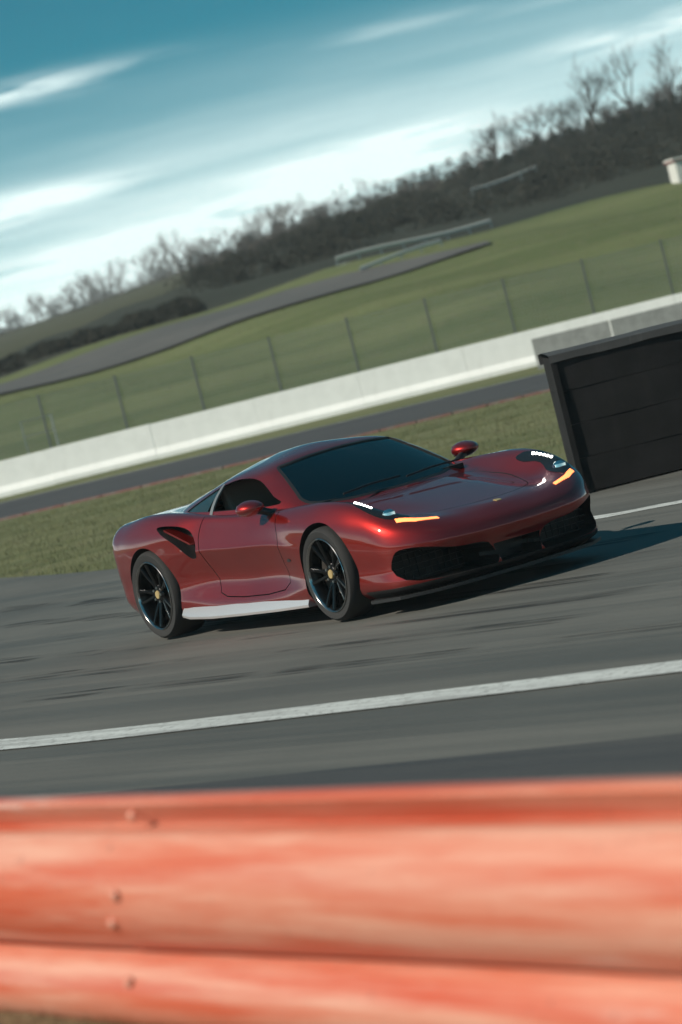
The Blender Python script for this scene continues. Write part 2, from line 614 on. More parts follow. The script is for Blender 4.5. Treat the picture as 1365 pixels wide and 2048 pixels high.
def rail_piece(x0, x1, dy):
    vs, fs = [], []
    n = len(pf)
    nx = 24
    for i in range(nx + 1):
        x = x0 + (x1 - x0) * i / nx
        for y, z in pf:
            vs.append((x, y + dy + .003 * math.sin(x * 2.1 + z * 5), z + .003 * math.sin(x * 1.3)))
    for i in range(nx + 1):
        x = x0 + (x1 - x0) * i / nx
        for y, z in pf:
            vs.append((x, y + dy + .006 + .003 * math.sin(x * 2.1 + z * 5), z + .003 * math.sin(x * 1.3)))
    b = (nx + 1) * n
    for i in range(nx):
        for j in range(n - 1):
            p = i * n + j
            fs.append((p, p + 1, p + n + 1, p + n))
            fs.append((b + p, b + p + n, b + p + n + 1, b + p + 1))
    for i in range(nx):
        for j in (0, n - 1):
            p = i * n + j
            q = (p, p + n, b + p + n, b + p)
            fs.append(q if j == 0 else q[::-1])
    for i in (0, nx):
        for j in range(n - 1):
            p = i * n + j
            q = (p, b + p, b + p + 1, p + 1)
            fs.append(q if i == 0 else q[::-1])
    return me_from(vs, fs, M['rail'], 50)


for k, (x0, x1, dy) in enumerate(((-6.3, -.72, .007), (-.88, 3.4, 0), (3.25, 6.3, .007))):
    ob('rail_beam', rail_piece(x0, x1, dy), rail)
for x in (-5.8, -4.0, -1.0, 1.0, 3.0, 5.0):
    MB().box((x, .11, .17), (.10, .14, .70)).build('rail_post', M['galv'], rail)
bolt = MB().lathe([(0, -.014), (.010, -.013), (.017, -.006), (.019, 0)], 10).me(M['rail'], 60)
for x in (-.80, 3.325):
    for z in (TOP - .05, TOP - .245, TOP - .33, TOP - .5):
        o = ob('rail_bolt', bolt, rail)
        o.location = (x + (.04 if z > .4 else -.04), {TOP - .05: -.028, TOP - .245: -.140, TOP - .33: -.128, TOP - .5: -.124}[z], z)

# dry grass tufts at the foot of the rail
def tufts(name, pts, h, mat, blades=7, spread=.04):
    mbt = MB()
    for (x, y, z) in pts:
        for k in range(blades):
            a = random.uniform(0, 6.28)
            L = h * random.uniform(.5, 1.2)
            bx, by = x + random.gauss(0, spread), y + random.gauss(0, spread)
            lean = random.uniform(.1, .6) * L
            w = L * .05
            ca, sa = math.cos(a), math.sin(a)
            mbt.add([(bx - sa * w, by + ca * w, z), (bx + sa * w, by - ca * w, z), (bx + ca * lean, by + sa * lean, z + L)], [(0, 1, 2)])
    return tag(mbt.build(name, mat), kind='stuff')


M['straw'] = m_grass('straw', (.30, .21, .11), (.36, .26, .14), (.20, .15, .08), 0, 3, 3)
pts = []
for k in range(1500):
    u = random.uniform(-3.5, 3.5)
    p = RL + (RR - RL) * .5 + rdir * u + Vector((rdir.y, -rdir.x, 0)) * random.uniform(.02, 1.6)
    pts.append((p.x, p.y, .31))
tag(tufts('dry_grass', pts, .038, M['straw']), 'dry straw coloured grass at the foot of the red rail', 'grass')

M['dark_steel'] = material('dark_steel', (.06, .062, .063), .5, .5)[0]
# ------------------------------------------------------------------ black tyre barrier behind the car
tb = empty('tyre_barrier', (2.20, 31.55, 0), .0)
tag(tb, 'black rubber faced tyre barrier with a dark cover standing behind the car', 'tyre barrier')
H = 1.27
tyre_me = MB().lathe([(.17, -.085), (.23, -.10), (.29, -.09), (.315, -.05), (.318, 0), (.315, .05), (.29, .09), (.23, .10), (.17, .085), (.16, 0)], 22, 'Z', True).me(M['tyre'], 50)
for i in range(7):
    for r in range(2):
        for k in range(6):
            if i > 3 and r == 1:
                continue
            o = ob('tyre', tyre_me, tb)
            o.location = (.38 + i * .645, .36 + r * .645, .102 + k * .203)
            o.rotation_euler = (0, 0, random.uniform(0, 6))
for k in range(4):          # belts bolted along the front
    z0 = .012 + k * .312
    mbx = MB()
    for x in np.linspace(0, 4.6, 24)[:-1]:
        d = 4.6 / 23
        y0, y1 = .012 * math.sin(x * 3.1 + k), .012 * math.sin((x + d) * 3.1 + k)
        mbx.add([(x, y0, z0), (x + d, y1, z0), (x + d, y1 - .004, z0 + .309), (x, y0 - .004, z0 + .309), (x, y0 + .014, z0), (x + d, y1 + .014, z0), (x + d, y1 + .010, z0 + .309), (x, y0 + .010, z0 + .309)],
                [(0, 1, 2, 3), (5, 4, 7, 6), (3, 2, 6, 7), (0, 4, 5, 1)] + ([(0, 3, 7, 4)] if x == 0 else []))
    mbx.build('rubber_belt', M['rubber'], tb)
for k in range(4):          # and round the end
    z0 = .012 + k * .312
    MB().box((-.012, .66, z0 + .152), (.016, 1.28, .309)).build('rubber_belt', M['rubber'], tb)
MB().box((-.02, .0, H * .5 + .01), (.05, .05, H)).build('corner_angle', M['rubber'], tb)
cv = MB()
n_ = 20
vs = []
for i in range(n_ + 1):
    x = -.05 + 4.7 * i / n_
    for y, z in ((-.035, H - .05 + .006 * math.sin(i * 1.9)), (-.030, H + .018), (.35, H + .03 + .006 * math.sin(i * 1.1)), (.85, H + .03 + .006 * math.cos(i * 1.4)), (1.34, H + .018), (1.345, H - .08)):
        vs.append((x, y, z))
fs = [(i * 6 + j, i * 6 + 6 + j, i * 6 + 7 + j, i * 6 + 1 + j) for i in range(n_) for j in range(5)]
cv.add(vs, fs)
tag(cv.build('cover_sheet', M['tarp'], tb, 40), 'dark sheet over the top')

# ------------------------------------------------------------------ white wall and catch fence along the far straight
WA, WB = Vector((-13.2, 79.3, 0)), Vector((15.4, 76.2, 0))
wdir = (WB - WA).normalized()
wn = Vector((wdir.y, -wdir.x, 0))
wall = empty('white_wall', (*WA.xy, -.03), math.atan2(wdir.y, wdir.x))
tag(wall, 'low white painted concrete wall along the far straight', 'wall')
WL = (WB - WA).length
nb = 12
bl = WL / nb
blk = MB()
L_ = bl - .005
prof = [(-.22, 0), (-.22, .10), (-.13, .24), (-.10, .80), (.10, .80), (.13, .24), (.22, .10), (.22, 0)]
vs = [(x, y, z) for x in (0, L_) for y, z in prof]
k = len(prof)
blk.add(vs, [(i, (i + 1) % k, k + (i + 1) % k, k + i)[::-1] for i in range(k)] + [tuple(range(k)), tuple(range(k, 2 * k))[::-1]])
bme = blk.me(M['white_wall'])
for i in range(nb):
    o = ob('wall_block', bme, wall)
    o.location = (i * bl, random.gauss(0, .003), random.gauss(0, .003))
fence = empty('catch_fence', (*(WA - wn * .5).xy, -.03), math.atan2(wdir.y, wdir.x))
tag(fence, 'grey wire mesh catch fence on posts behind the white wall', 'fence')
npan = 16
pl = WL / npan
FH = 2.05
M['fence_steel'] = material('fence_steel', (.13, .14, .135), .5, .5)[0]
post = MB().box((0, 0, FH / 2), (.04, .04, FH)).me(M['fence_steel'])
wm = MB()
for x in np.arange(.05, pl - .02, .085):
    wm.box((x, 0, FH / 2 + .05), (.007, .007, FH - .1))
for z in np.arange(.1, FH, .085):
    wm.box((pl / 2, .008, z), (pl - .06, .007, .007))
wme = wm.me(M['galv'])
for i in range(npan + 1):
    o = ob('fence_post', post, fence)
    o.location = (i * pl, 0, 0)
    if i < npan:
        q = ob('wire_panel', wme, fence)
        q.location = (i * pl, .03, 0)
        q['kind'] = 'stuff'
# grey concrete blocks parked in front of the wall on the right
for i, (x, y, rz) in enumerate(((5.6, 74.2, -.10), (7.3, 74.0, -.06), (9.0, 73.9, -.12), (10.7, 73.6, -.05))):
    b_ = bme.copy()
    b_.materials.clear()
    b_.materials.append(M['grey_conc'])
    o = ob('concrete_block', b_, None)
    o.location = (x - .8, y, -.03)
    o.scale = (.70, 1.2, .82)
    o.rotation_euler = (0, 0, rz)
    tag(o, ('grey concrete block, leftmost of the row showing above the black barrier', 'grey concrete block, second from the left in the row above the black barrier', 'grey concrete block, third from the left in the row above the black barrier', 'grey concrete block at the far right end of the row before the white wall')[i], 'concrete block', 'grey blocks before the white wall')
# ------------------------------------------------------------------ the hillside behind the wall
ROWS = [
    [(-16.48, 84.0, -.1), (-7.82, 84.0, -.1), (-3.49, 84.0, -.1), (0.61, 84.0, -.1), (4.55, 84.0, -.1), (9.06, 84.0, -.1), (17.53, 84.0, -.1)],
    [(-19.36, 100.0, 0.58), (-9.03, 100.0, 0.72), (-3.88, 100.0, 0.69), (0.99, 100.0, 0.65), (5.74, 100.0, 0.94), (11.04, 100.0, 0.65), (21.1, 100.0, 0.58)],
    [(-24.7, 130.0, 1.92), (-11.28, 130.0, 2.1), (-4.55, 130.0, 2.24), (1.94, 130.0, 2.82), (8.06, 130.0, 3.01), (14.96, 130.0, 2.93), (28.03, 130.0, 2.84)],
    [(-27.73, 147.0, 2.67), (-12.55, 147.0, 2.88), (-4.84, 147.0, 3.48), (2.45, 147.0, 3.97), (9.34, 147.0, 4.05), (17.22, 147.0, 4.03), (31.99, 147.0, 3.92)],
    [(-30.36, 162.0, 3.49), (-13.64, 162.0, 3.71), (-5.15, 162.0, 4.36), (2.85, 162.0, 4.74), (10.4, 162.0, 4.69), (19.14, 162.0, 4.89), (35.41, 162.0, 4.78)],
    [(-37.32, 200.0, 4.45), (-16.68, 200.0, 4.73), (-6.17, 200.0, 5.63), (3.81, 200.0, 6.52), (13.2, 200.0, 6.76), (24.1, 200.0, 7.48), (44.17, 200.0, 7.34)],
    [(-48.39, 260.0, 5.62), (-21.56, 260.0, 5.98), (-7.88, 260.0, 7.23), (5.11, 260.0, 8.49), (17.58, 260.0, 9.84), (31.73, 260.0, 10.77), (57.83, 260.0, 10.59)],
    [(-65.02, 350.0, 7.33), (-28.91, 350.0, 7.81), (-10.47, 350.0, 9.58), (7.02, 350.0, 11.28), (23.78, 350.0, 13.01), (42.87, 350.0, 14.4), (77.99, 350.0, 14.16)],
    [(-92.7, 500.0, 10.26), (-41.12, 500.0, 10.95), (-14.78, 500.0, 13.48), (10.16, 500.0, 15.77), (34.06, 500.0, 18.02), (61.33, 500.0, 20.02), (111.5, 500.0, 19.68)],
    [(-166.73, 900.0, 17.28), (-73.89, 900.0, 18.52), (-26.41, 900.0, 23.33), (18.42, 900.0, 27.2), (61.37, 900.0, 31.01), (110.45, 900.0, 34.6), (200.76, 900.0, 33.98)],
]
HY = np.array([r[0][1] for r in ROWS])


def hill_z(x, y):
    """height of the hillside at a plan point"""
    y = min(max(y, HY[0]), HY[-1])
    j = min(int(np.searchsorted(HY, y, 'right')) - 1, len(HY) - 2)
    f = (y - HY[j]) / (HY[j + 1] - HY[j])
    zz = [np.interp(x, [p[0] for p in r], [p[2] for p in r]) for r in (ROWS[j], ROWS[j + 1])]
    return float(zz[0] * (1 - f) + zz[1] * f)


def hill_band(name, lo, hi, mat, ny, lift=0.0, nx=70, kind='structure'):
    """lo / hi: functions of the lateral fraction giving the distance of the two edges"""
    vs, fs = [], []
    for j in range(ny + 1):
        for i in range(nx + 1):
            u = i / nx
            y = lo(u) + (hi(u) - lo(u)) * j / ny
            k = y / 84.0
            x = (-34 + 70 * u) * k
            z = hill_z(x, y) + .10 * math.sin(x * .55 + y * .21) * min(1, (y - 84) / 30) + lift
            vs.append((x, y, z))
    for j in range(ny):
        for i in range(nx):
            a = j * (nx + 1) + i
            fs.append((a, a + 1, a + nx + 2, a + nx + 1))
    return tag(ob(name, me_from(vs, fs, mat, 180)), kind=kind)


def bank_hi(u):
    return 163 + 102 * min(1, max(0, (u - .36) / .14))


hill_band('grass_slope', lambda u: 84, lambda u: 150, M['grass_hill'], 26)
vs, fs = [], []
nx = 60
for i in range(nx + 1):                     # the lane climbs across the slope and runs out on the right
    x = -40 + 48 * i / nx
    for w_ in range(5):
        y = 131.5 + (x + 12) * .10 + w_ * 3.0 * (1 if x < 0 else max(.15, 1 - x / 9))
        vs.append((x, y, hill_z(x, y) + .10 * math.sin(x * .55 + y * .21) + .10))
for i in range(nx):
    for w_ in range(4):
        a = i * 5 + w_
        fs.append((a, a + 5, a + 6, a + 1)[::-1])
tag(ob('access_lane', me_from(vs, fs, M['asphalt_lane'], 180)), kind='structure')
hill_band('dark_bank', lambda u: 150, bank_hi, M['grass_dark'], 24, -.02, 140)
hill_band('far_meadow', bank_hi, lambda u: 575, M['grass_far'], 40, -.02, 140)


# bare winter trees: trunk and crown of real branches
def bare_tree(name, seed, height, spread, levels=5, mat=None, n0=5):
    r = random.Random(seed)
    tr, cr = MB(), MB()
    t_end = height * r.uniform(.24, .34)
    rt = height * .018

    def grow_(p, d, L, rad, lev):
        pts, q = [p], Vector(p)
        for i in range(3):
            d = (d + Vector((r.gauss(0, .10), r.gauss(0, .10), r.gauss(.04, .06)))).normalized()
            q = q + d * (L / 3)
            pts.append(Vector(q))
        cr.tube(pts, [rad, rad * .85, rad * .7, rad * .5], 4 if lev < 2 else 3, False)
        if lev >= levels:
            return
        for k in range(r.randint(2, 3) + (1 if lev > 2 else 0)):
            b = pts[r.choice((1, 2, 3, 3))]
            a = r.uniform(0, 6.28)
            s = r.uniform(.45, .95) * spread
            nd = (d + Vector((math.cos(a) * s, math.sin(a) * s, r.uniform(-.1, .35)))).normalized()
            grow_(b, nd, L * r.uniform(.62, .80), max(rad * .52, height * .0013), lev + 1)

    tr.tube([(0, 0, -.3), (0, 0, t_end * .4), (r.gauss(0, .05) * height * .1, 0, t_end)], [rt * 1.5, rt * 1.1, rt], 8, False)
    for k in range(n0):
        a = 2 * math.pi * (k + r.random() * .6) / n0
        s = r.uniform(.25, .9) * spread
        grow_(Vector((0, 0, t_end * r.uniform(.7, 1.0))), Vector((math.cos(a) * s, math.sin(a) * s, 1)).normalized(), height * r.uniform(.22, .30), rt * .7, 1)
    e = empty(name)
    tr.build('trunk', mat or M['bark'], e, 180)
    cr.build('crown', mat or M['bark'], e, 180)
    return e


protoA = [bare_tree('bare_tree', 40 + i, 6.2, (1.0, .8, 1.25, .9)[i], 5, None, (5, 4, 6, 3)[i]) for i in range(4)]
protoB = [bare_tree('far_tree', 80 + i, 8.5, .75, 5, M['bark_pale']) for i in range(3)]
usedA, usedB = [0] * 4, [0] * 3


def place(protos, used, i, x, y, sc, label, group, cat='tree'):
    o = protos[i] if not used[i] else copy_tree(protos[i])
    used[i] = 1
    o.location = (x, y, hill_z(x, y) - .1)
    o.rotation_euler = (0, 0, random.uniform(0, 6.28))
    o.scale = (sc, sc, sc * random.uniform(.9, 1.12))
    tag(o, label, cat, group)
    return o


# the four that stand clear against the sky on the right, then the rest of the row
place(protoA, usedA, 0, 24.6, 255, 1.05, 'bare tree against the sky, second from right of the clear ones on the ridge', 'bare ridge trees')
place(protoA, usedA, 1, 27.6, 256, 1.15, 'bare tree with fanned branches, rightmost of the clear ones on the ridge', 'bare ridge trees')
place(protoA, usedA, 2, 20.8, 258, .85, 'small bare tree low on the ridge where the dark hedge thins out', 'bare ridge trees')
place(protoA, usedA, 3, 31.0, 259, 1.0, 'bare tree half lost in the dark hedge at the right edge', 'bare ridge trees')
for k in range(84):
    x = -6 + k * .60 + random.gauss(0, 1.3)
    y = 262 + random.uniform(-8, 40)
    place(protoA, usedA, random.randrange(4), x, y, random.choice((.25, .3, .36, .42, .5)) * random.uniform(.85, 1.1) * (1.5 if x > 17 else 1), 'one of the bare brown trees massed along the ridge', 'bare trees massed along the ridge')
for k in range(90):
    x = -66 + k * .80 + random.gauss(0, 2.2)
    y = 470 + random.uniform(-50, 60) - max(0, x + 20) * 2.0
    place(protoB, usedB, random.randrange(3), x, y, random.choice((.35, .45, .55, .65)) * random.uniform(.85, 1.1), 'one of the pale bare trees in the far row on the left', 'pale far trees on the left')


# dark wood and hedge: dense masses of small twigs and leaves
def leaf_mass(name, spots, mat, per, size, kind=None):
    vs, fs = [], []
    for (x, y, z, rx, rz) in spots:
        for k in range(per):
            a, b = random.uniform(0, 6.283), random.uniform(0, 1)
            rr = b ** .4
            ph = random.uniform(-.3, 1.57)
            px, py, pz = x + rx * rr * math.cos(a) * math.cos(ph), y + rx * rr * math.sin(a) * math.cos(ph), z + rz * rr * math.sin(ph)
            s = size * random.uniform(.5, 1.4)
            d1 = Vector((random.gauss(0, 1), random.gauss(0, 1), random.gauss(0, 1))).normalized() * s
            d2 = Vector((random.gauss(0, 1), random.gauss(0, 1), random.gauss(0, 1))).normalized() * s * .6
            n0 = len(vs)
            c = Vector((px, py, pz))
            vs += [c - d1 * .5, c + d2 * .5, c + d1 * .5]
            fs.append((n0, n0 + 1, n0 + 2))
    o = ob(name, me_from(vs, fs, mat))
    if kind:
        tag(o, kind=kind)
    return o


spots = []
for k in range(520):                        # scrub wood covering the dark bank, only a low strip of it on the left
    x = random.uniform(-32, 34)
    if x < -5:
        if random.random() < .35:
            continue
        y = random.uniform(151, 160)
        r_ = random.uniform(.35, .7)
    else:
        y = random.uniform(168, 256)
        r_ = random.uniform(.6, 1.6)
    x *= y / 190
    spots.append((x, y, hill_z(x, y), r_ * 1.5, r_ * .75))
o = leaf_mass('scrub_wood', spots, M['scrub'], 380, .24, 'stuff')
tag(o, 'dark leafless scrub wood covering the bank below the ridge', 'wood')
und = []
for k in range(150):
    x = random.uniform(-7, 46)
    y = random.uniform(258, 290)
    und.append((x, y, hill_z(x, y), random.uniform(.8, 1.8), random.uniform(.7, 2.2)))
for k in range(150):
    x = random.uniform(-66, 8)
    y = 470 + random.uniform(-50, 50) - max(0, x + 20) * 2.0
    und.append((x, y, hill_z(x, y), random.uniform(1.2, 3.0), random.uniform(.8, 2.6)))
M['twigs'] = m_grass('twigs', (.075, .066, .056), (.11, .098, .085), (.06, .058, .045), 0, .5, .5)
o = leaf_mass('undergrowth', und, M['twigs'], 300, .30, 'stuff')
tag(o, 'brown tangled undergrowth between the bare trees on the skyline', 'undergrowth')
hg = empty('hedge', (24, 257, hill_z(24, 257)))
tag(hg, 'dark evergreen hedge along the ridge under the bare trees on the right', 'hedge')
for k in range(17):
    x = 15.5 + k * 1.3
    y = 259 + random.uniform(-.8, .8)
    rr = random.uniform(.8, 1.2) * (.55 + .45 * min(1, k / 7))
    o = leaf_mass('hedge_bush', [(x - 24, y - 257, hill_z(x, y) - hg.location.z, rr * 1.05, rr * 1.35)], M['evergreen'], 700, .26)
    o.parent = hg

# steel guard rails beside the lane, a timber rail on the bank, a white cabin at the right edge
def small_rail(name, a, b, h, mat, label, cat, n, dip=.0):
    e = empty(name, (a[0], a[1], 0))
    tag(e, label, cat)
    pts = []
    for i in range(n + 1):
        f = i / n
        x, y = a[0] + (b[0] - a[0]) * f, a[1] + (b[1] - a[1]) * f
        z = hill_z(x, y) + .10 * math.sin(x * .55 + y * .21)
        pts.append(Vector((x - a[0], y - a[1], z)))
        MB().box((x - a[0], y - a[1] + .05, z + h / 2 - .1), (.07, .07, h + .2)).build('post', M['galv'], e)
    mbx = MB()
    for i in range(n):
        p, q = pts[i], pts[i + 1]
        vs = []
        for w_ in (p, q):
            for oy, oz in ((0, h - .16), (-.05, h - .12), (-.01, h - .08), (-.05, h - .04), (0, h), (.02, h), (.02, h - .16)):
                vs.append((w_.x, w_.y + oy, w_.z + oz))
        mbx.add(vs, [(k, (k + 1) % 7, 7 + (k + 1) % 7, 7 + k) for k in range(7)])
    mbx.build('beam', mat, e)
    return e


small_rail('lane_guard_rail', (2.4, 149), (9.3, 151.5), .40, M['pale_rail'], 'pale steel guard rail along the upper side of the lane', 'guard rail', 7)
small_rail('lane_guard_rail', (3.1, 140), (6.6, 142.5), .30, M['pale_rail'], 'shorter pale steel guard rail below the lane on the grass', 'guard rail', 4)
small_rail('timber_rail', (11.6, 199), (15.6, 201), .7, M['pale_rail'], 'thin pale rail on the dark bank below the hedge', 'rail', 4)

hx, hy = 17.0, 146.0
hut = empty('white_cabin', (hx, hy, hill_z(hx, hy)), .1)
tag(hut, 'small white cabin with a red roof edge, cut off by the right edge', 'cabin')
M['hut_white'] = m_concrete('hut_white', (.62, .63, .60), (.55, .56, .53))
M['hut_red'] = material('hut_red', (.26, .02, .018), .5)[0]
MB().box((1.0, .8, .48), (2.0, 1.6, 1.0)).build('wall', M['hut_white'], hut)
MB().box((1.0, .8, 1.01), (2.16, 1.76, .07)).build('roof_edge', M['hut_red'], hut)
MB().box((1.0, .8, 1.08), (2.2, 1.8, .08)).build('roof', M['hut_white'], hut)
MB().box((.75, -.012, .40), (.62, .03, .78)).build('door', M['grey_conc'], hut)
MB().box((1.5, -.012, .62), (.5, .03, .36)).build('window', M['tint_glass'], hut)
# bare metal sign frame on the slope at the left
sf = empty('sign_frame', (-7.85, 95, hill_z(-7.4, 95)))
tag(sf, 'thin empty metal frame standing on the grass behind the fence at left', 'frame')
for x in (0, .85):
    MB().tube([(x, 0, -.2), (x, 0, .95)], .022, 6).build('leg', M['galv'], sf)
for z in (.52, .93):
    MB().tube([(0, 0, z), (.85, 0, z)], .018, 6).build('crossbar', M['galv'], sf)

# grass tufts on the infield between the track and the far straight
pts = []
for k in range(9000):
    y = random.uniform(34, 62)
    x = random.uniform(-.12, .13) * y
    ex = np.interp(y, [33.4, 35.2, 37.6, 41.7, 50.5, 66], [3, -.6, -2.4, -4.14, -7.2, -12.5])
    if x < ex + .15:
        continue
    pts.append((x, y, -.03))
M['blade'] = m_grass('blade', (.13, .14, .062), (.18, .18, .09), (.21, .19, .11), 0, 1, 1)
o = tufts('infield_grass', pts, .055, M['blade'], 7, .09)
tag(o, 'uneven green grass of the infield behind the car', 'grass')
pts = [(random.uniform(-.14, .14) * y, y, 0) for y in (random.uniform(86, 150) for _ in range(7000))]
pts = [(x, y, hill_z(x, y) + .10 * math.sin(x * .55 + y * .21) * min(1, (y - 84) / 30) - .02) for x, y, z in pts]
o = tufts('slope_grass', pts, .10, M['blade'], 6, .16)
tag(o, 'green grass growing on the slope behind the fence', 'grass')

# ------------------------------------------------------------------ thin haze in the air
hz = bpy.data.materials.new('haze')
hz.use_nodes = True
ht = hz.node_tree
ht.nodes.clear()
pv = N(ht, 'ShaderNodeVolumePrincipled')
pv.inputs['Color'].default_value = (.86, .94, .96, 1)
pv.inputs['Density'].default_value = .00045
pv.inputs['Anisotropy'].default_value = .2
ho = N(ht, 'ShaderNodeOutputMaterial')
ht.links.new(pv.outputs[0], ho.inputs['Volume'])
tag(MB().box((0, 205, 12.2), (1840, 830, 29)).build('haze', hz), kind='stuff')
# ------------------------------------------------------------------ the sports car
def hermite(P, T, n_per, ghost0, ghost1):
    """smooth curve through P (k,3) at parameters T; ghosts are the neighbours past the ends"""
    P = np.array(P, float)
    k = len(P)
    Pg = np.vstack([ghost0, P, ghost1])
    Tg = np.r_[T[0] - (T[1] - T[0]), T, T[-1] + (T[-1] - T[-2])]
    D = (Pg[1:] - Pg[:-1]) / (Tg[1:] - Tg[:-1])[:, None]
    h = Tg[1:] - Tg[:-1]
    m = (D[:-1] * h[1:, None] + D[1:] * h[:-1, None]) / (h[:-1] + h[1:])[:, None]
    out = []
    for i in range(k - 1):
        hh = T[i + 1] - T[i]
        n = n_per[i]
        for j in range(n + (1 if i == k - 2 else 0)):
            s = j / n
            out.append((2 * s**3 - 3 * s**2 + 1) * P[i] + (s**3 - 2 * s**2 + s) * hh * m[i]
                       + (-2 * s**3 + 3 * s**2) * P[i + 1] + (s**3 - s**2) * hh * m[i + 1])
    return np.array(out)


def mir(p):
    return np.array([p[0], -p[1], p[2]])


def net_surface(net, nu, nv, last_v_sym=True, first_v_sym=True):
    """net[u][v] half control net (y >= 0) -> dense grid, mirrored, as verts and quads"""
    A = np.array(net, float)
    U, V = A.shape[:2]
    cu = np.linalg.norm(A[1:] - A[:-1], axis=2).max(axis=1)
    cv = np.linalg.norm(A[:, 1:] - A[:, :-1], axis=2).max(axis=0)
    TU, TV = np.r_[0, np.cumsum(cu)], np.r_[0, np.cumsum(cv)]
    rows = [hermite(A[:, v], TU, [nu] * (U - 1), mir(A[1, v]), mir(A[-2, v])) for v in range(V)]
    B = np.stack(rows, 1)
    G = []
    for u in range(B.shape[0]):
        g0 = mir(B[u, 1]) if first_v_sym else 2 * B[u, 0] - B[u, 1]
        g1 = mir(B[u, -2]) if last_v_sym else 2 * B[u, -1] - B[u, -2]
        G.append(hermite(B[u], TV, [nv] * (V - 1), g0, g1))
    G = np.array(G)
    G[0, :, 1] = 0
    G[-1, :, 1] = 0
    G[:, -1, 1] = 0
    if first_v_sym:
        G[:, 0, 1] = 0
    return G


def grid_mesh(G, mat):
    nu, nv = G.shape[:2]
    bm = bmesh.new()
    for sgn in (1, -1):
        vs = [[bm.verts.new((p[0], p[1] * sgn, p[2])) for p in row] for row in G]
        for i in range(nu - 1):
            for j in range(nv - 1):
                q = [vs[i][j], vs[i + 1][j], vs[i + 1][j + 1], vs[i][j + 1]]
                bm.faces.new(q if sgn > 0 else q[::-1])
    bmesh.ops.remove_doubles(bm, verts=bm.verts, dist=2e-4)
    bmesh.ops.dissolve_degenerate(bm, dist=1e-5, edges=bm.edges)
    bmesh.ops.recalc_face_normals(bm, faces=bm.faces)
    for f in bm.faces:
        f.smooth = True
    m = bpy.data.meshes.new('surface')
    bm.to_mesh(m)
    bm.free()
    m.materials.append(mat)
    return m


def boolean(a, b, op):
    oa, obb = bpy.data.objects.new('tmp_a', a), bpy.data.objects.new('tmp_b', b)
    COL.objects.link(oa)
    COL.objects.link(obb)
    md = oa.modifiers.new('b', 'BOOLEAN')
    md.object = obb
    md.operation = op
    md.solver = 'EXACT'
    md.material_mode = 'TRANSFER'
    dg = bpy.context.evaluated_depsgraph_get()
    r = bpy.data.meshes.new_from_object(oa.evaluated_get(dg))
    bpy.data.objects.remove(oa)
    bpy.data.objects.remove(obb)
    return r


def prism(poly, axis, lo, hi, mat):
    """closed prism over a 2-D outline; axis 'y': outline in (x,z); 'x': in (y,z); 'z': in (x,y)"""
    def p3(p, h):
        return {'y': (p[0], h, p[1]), 'x': (h, p[0], p[1]), 'z': (p[0], p[1], h)}[axis]
    n = len(poly)
    vs = [p3(p, lo) for p in poly] + [p3(p, hi) for p in poly]
    fs = [tuple(range(n))[::-1], tuple(range(n, 2 * n))] + [(i, (i + 1) % n, n + (i + 1) % n, n + i) for i in range(n)]
    bm = bmesh.new()
    bv = [bm.verts.new(v) for v in vs]
    for f in fs:
        bm.faces.new([bv[i] for i in f])
    bmesh.ops.recalc_face_normals(bm, faces=bm.faces)
    m = bpy.data.meshes.new('prism')
    bm.to_mesh(m)
    bm.free()
    m.materials.append(mat)
    return m


def smooth_poly(pts, n=5):
    """closed smooth outline through pts"""
    P = np.array(pts, float)
    k = len(P)
    out = []
    for i in range(k):
        a, b, c, d = P[i - 1], P[i], P[(i + 1) % k], P[(i + 2) % k]
        for j in range(n):
            s = j / n
            out.append(tuple(.5 * ((2 * b) + (c - a) * s + (2 * a - 5 * b + 4 * c - d) * s * s + (3 * b - 3 * c + d - a) * s**3)))
    return out


def grow(poly, d):
    P = np.array(poly, float)
    k = len(P)
    area = sum(P[i][0] * P[(i + 1) % k][1] - P[(i + 1) % k][0] * P[i][1] for i in range(k))
    out = []
    for i in range(k):
        t = P[(i + 1) % k] - P[i - 1]
        t /= max(np.linalg.norm(t), 1e-9)
        n = np.array([t[1], -t[0]]) * (1 if area > 0 else -1)
        out.append(tuple(P[i] + n * d))
    return out


def inflate(m, d):
    c = m.copy()
    nv = len(c.vertices)
    nrm_ = np.empty(nv * 3)
    co = np.empty(nv * 3)
    c.vertices.foreach_get('co', co)
    c.vertex_normals.foreach_get('vector', nrm_)
    c.vertices.foreach_set('co', co + nrm_ * d)
    c.update()
    return c


def shell(m, thick):
    o = bpy.data.objects.new('tmp', m)
    COL.objects.link(o)
    md = o.modifiers.new('s', 'SOLIDIFY')
    md.thickness = thick
    md.offset = -1
    dg = bpy.context.evaluated_depsgraph_get()
    r = bpy.data.meshes.new_from_object(o.evaluated_get(dg))
    bpy.data.objects.remove(o)
    return r


def finish(m, ang=32):
    m.polygons.foreach_set('use_smooth', [True] * len(m.polygons))
    m.set_sharp_from_angle(angle=RAD(ang))
    return m


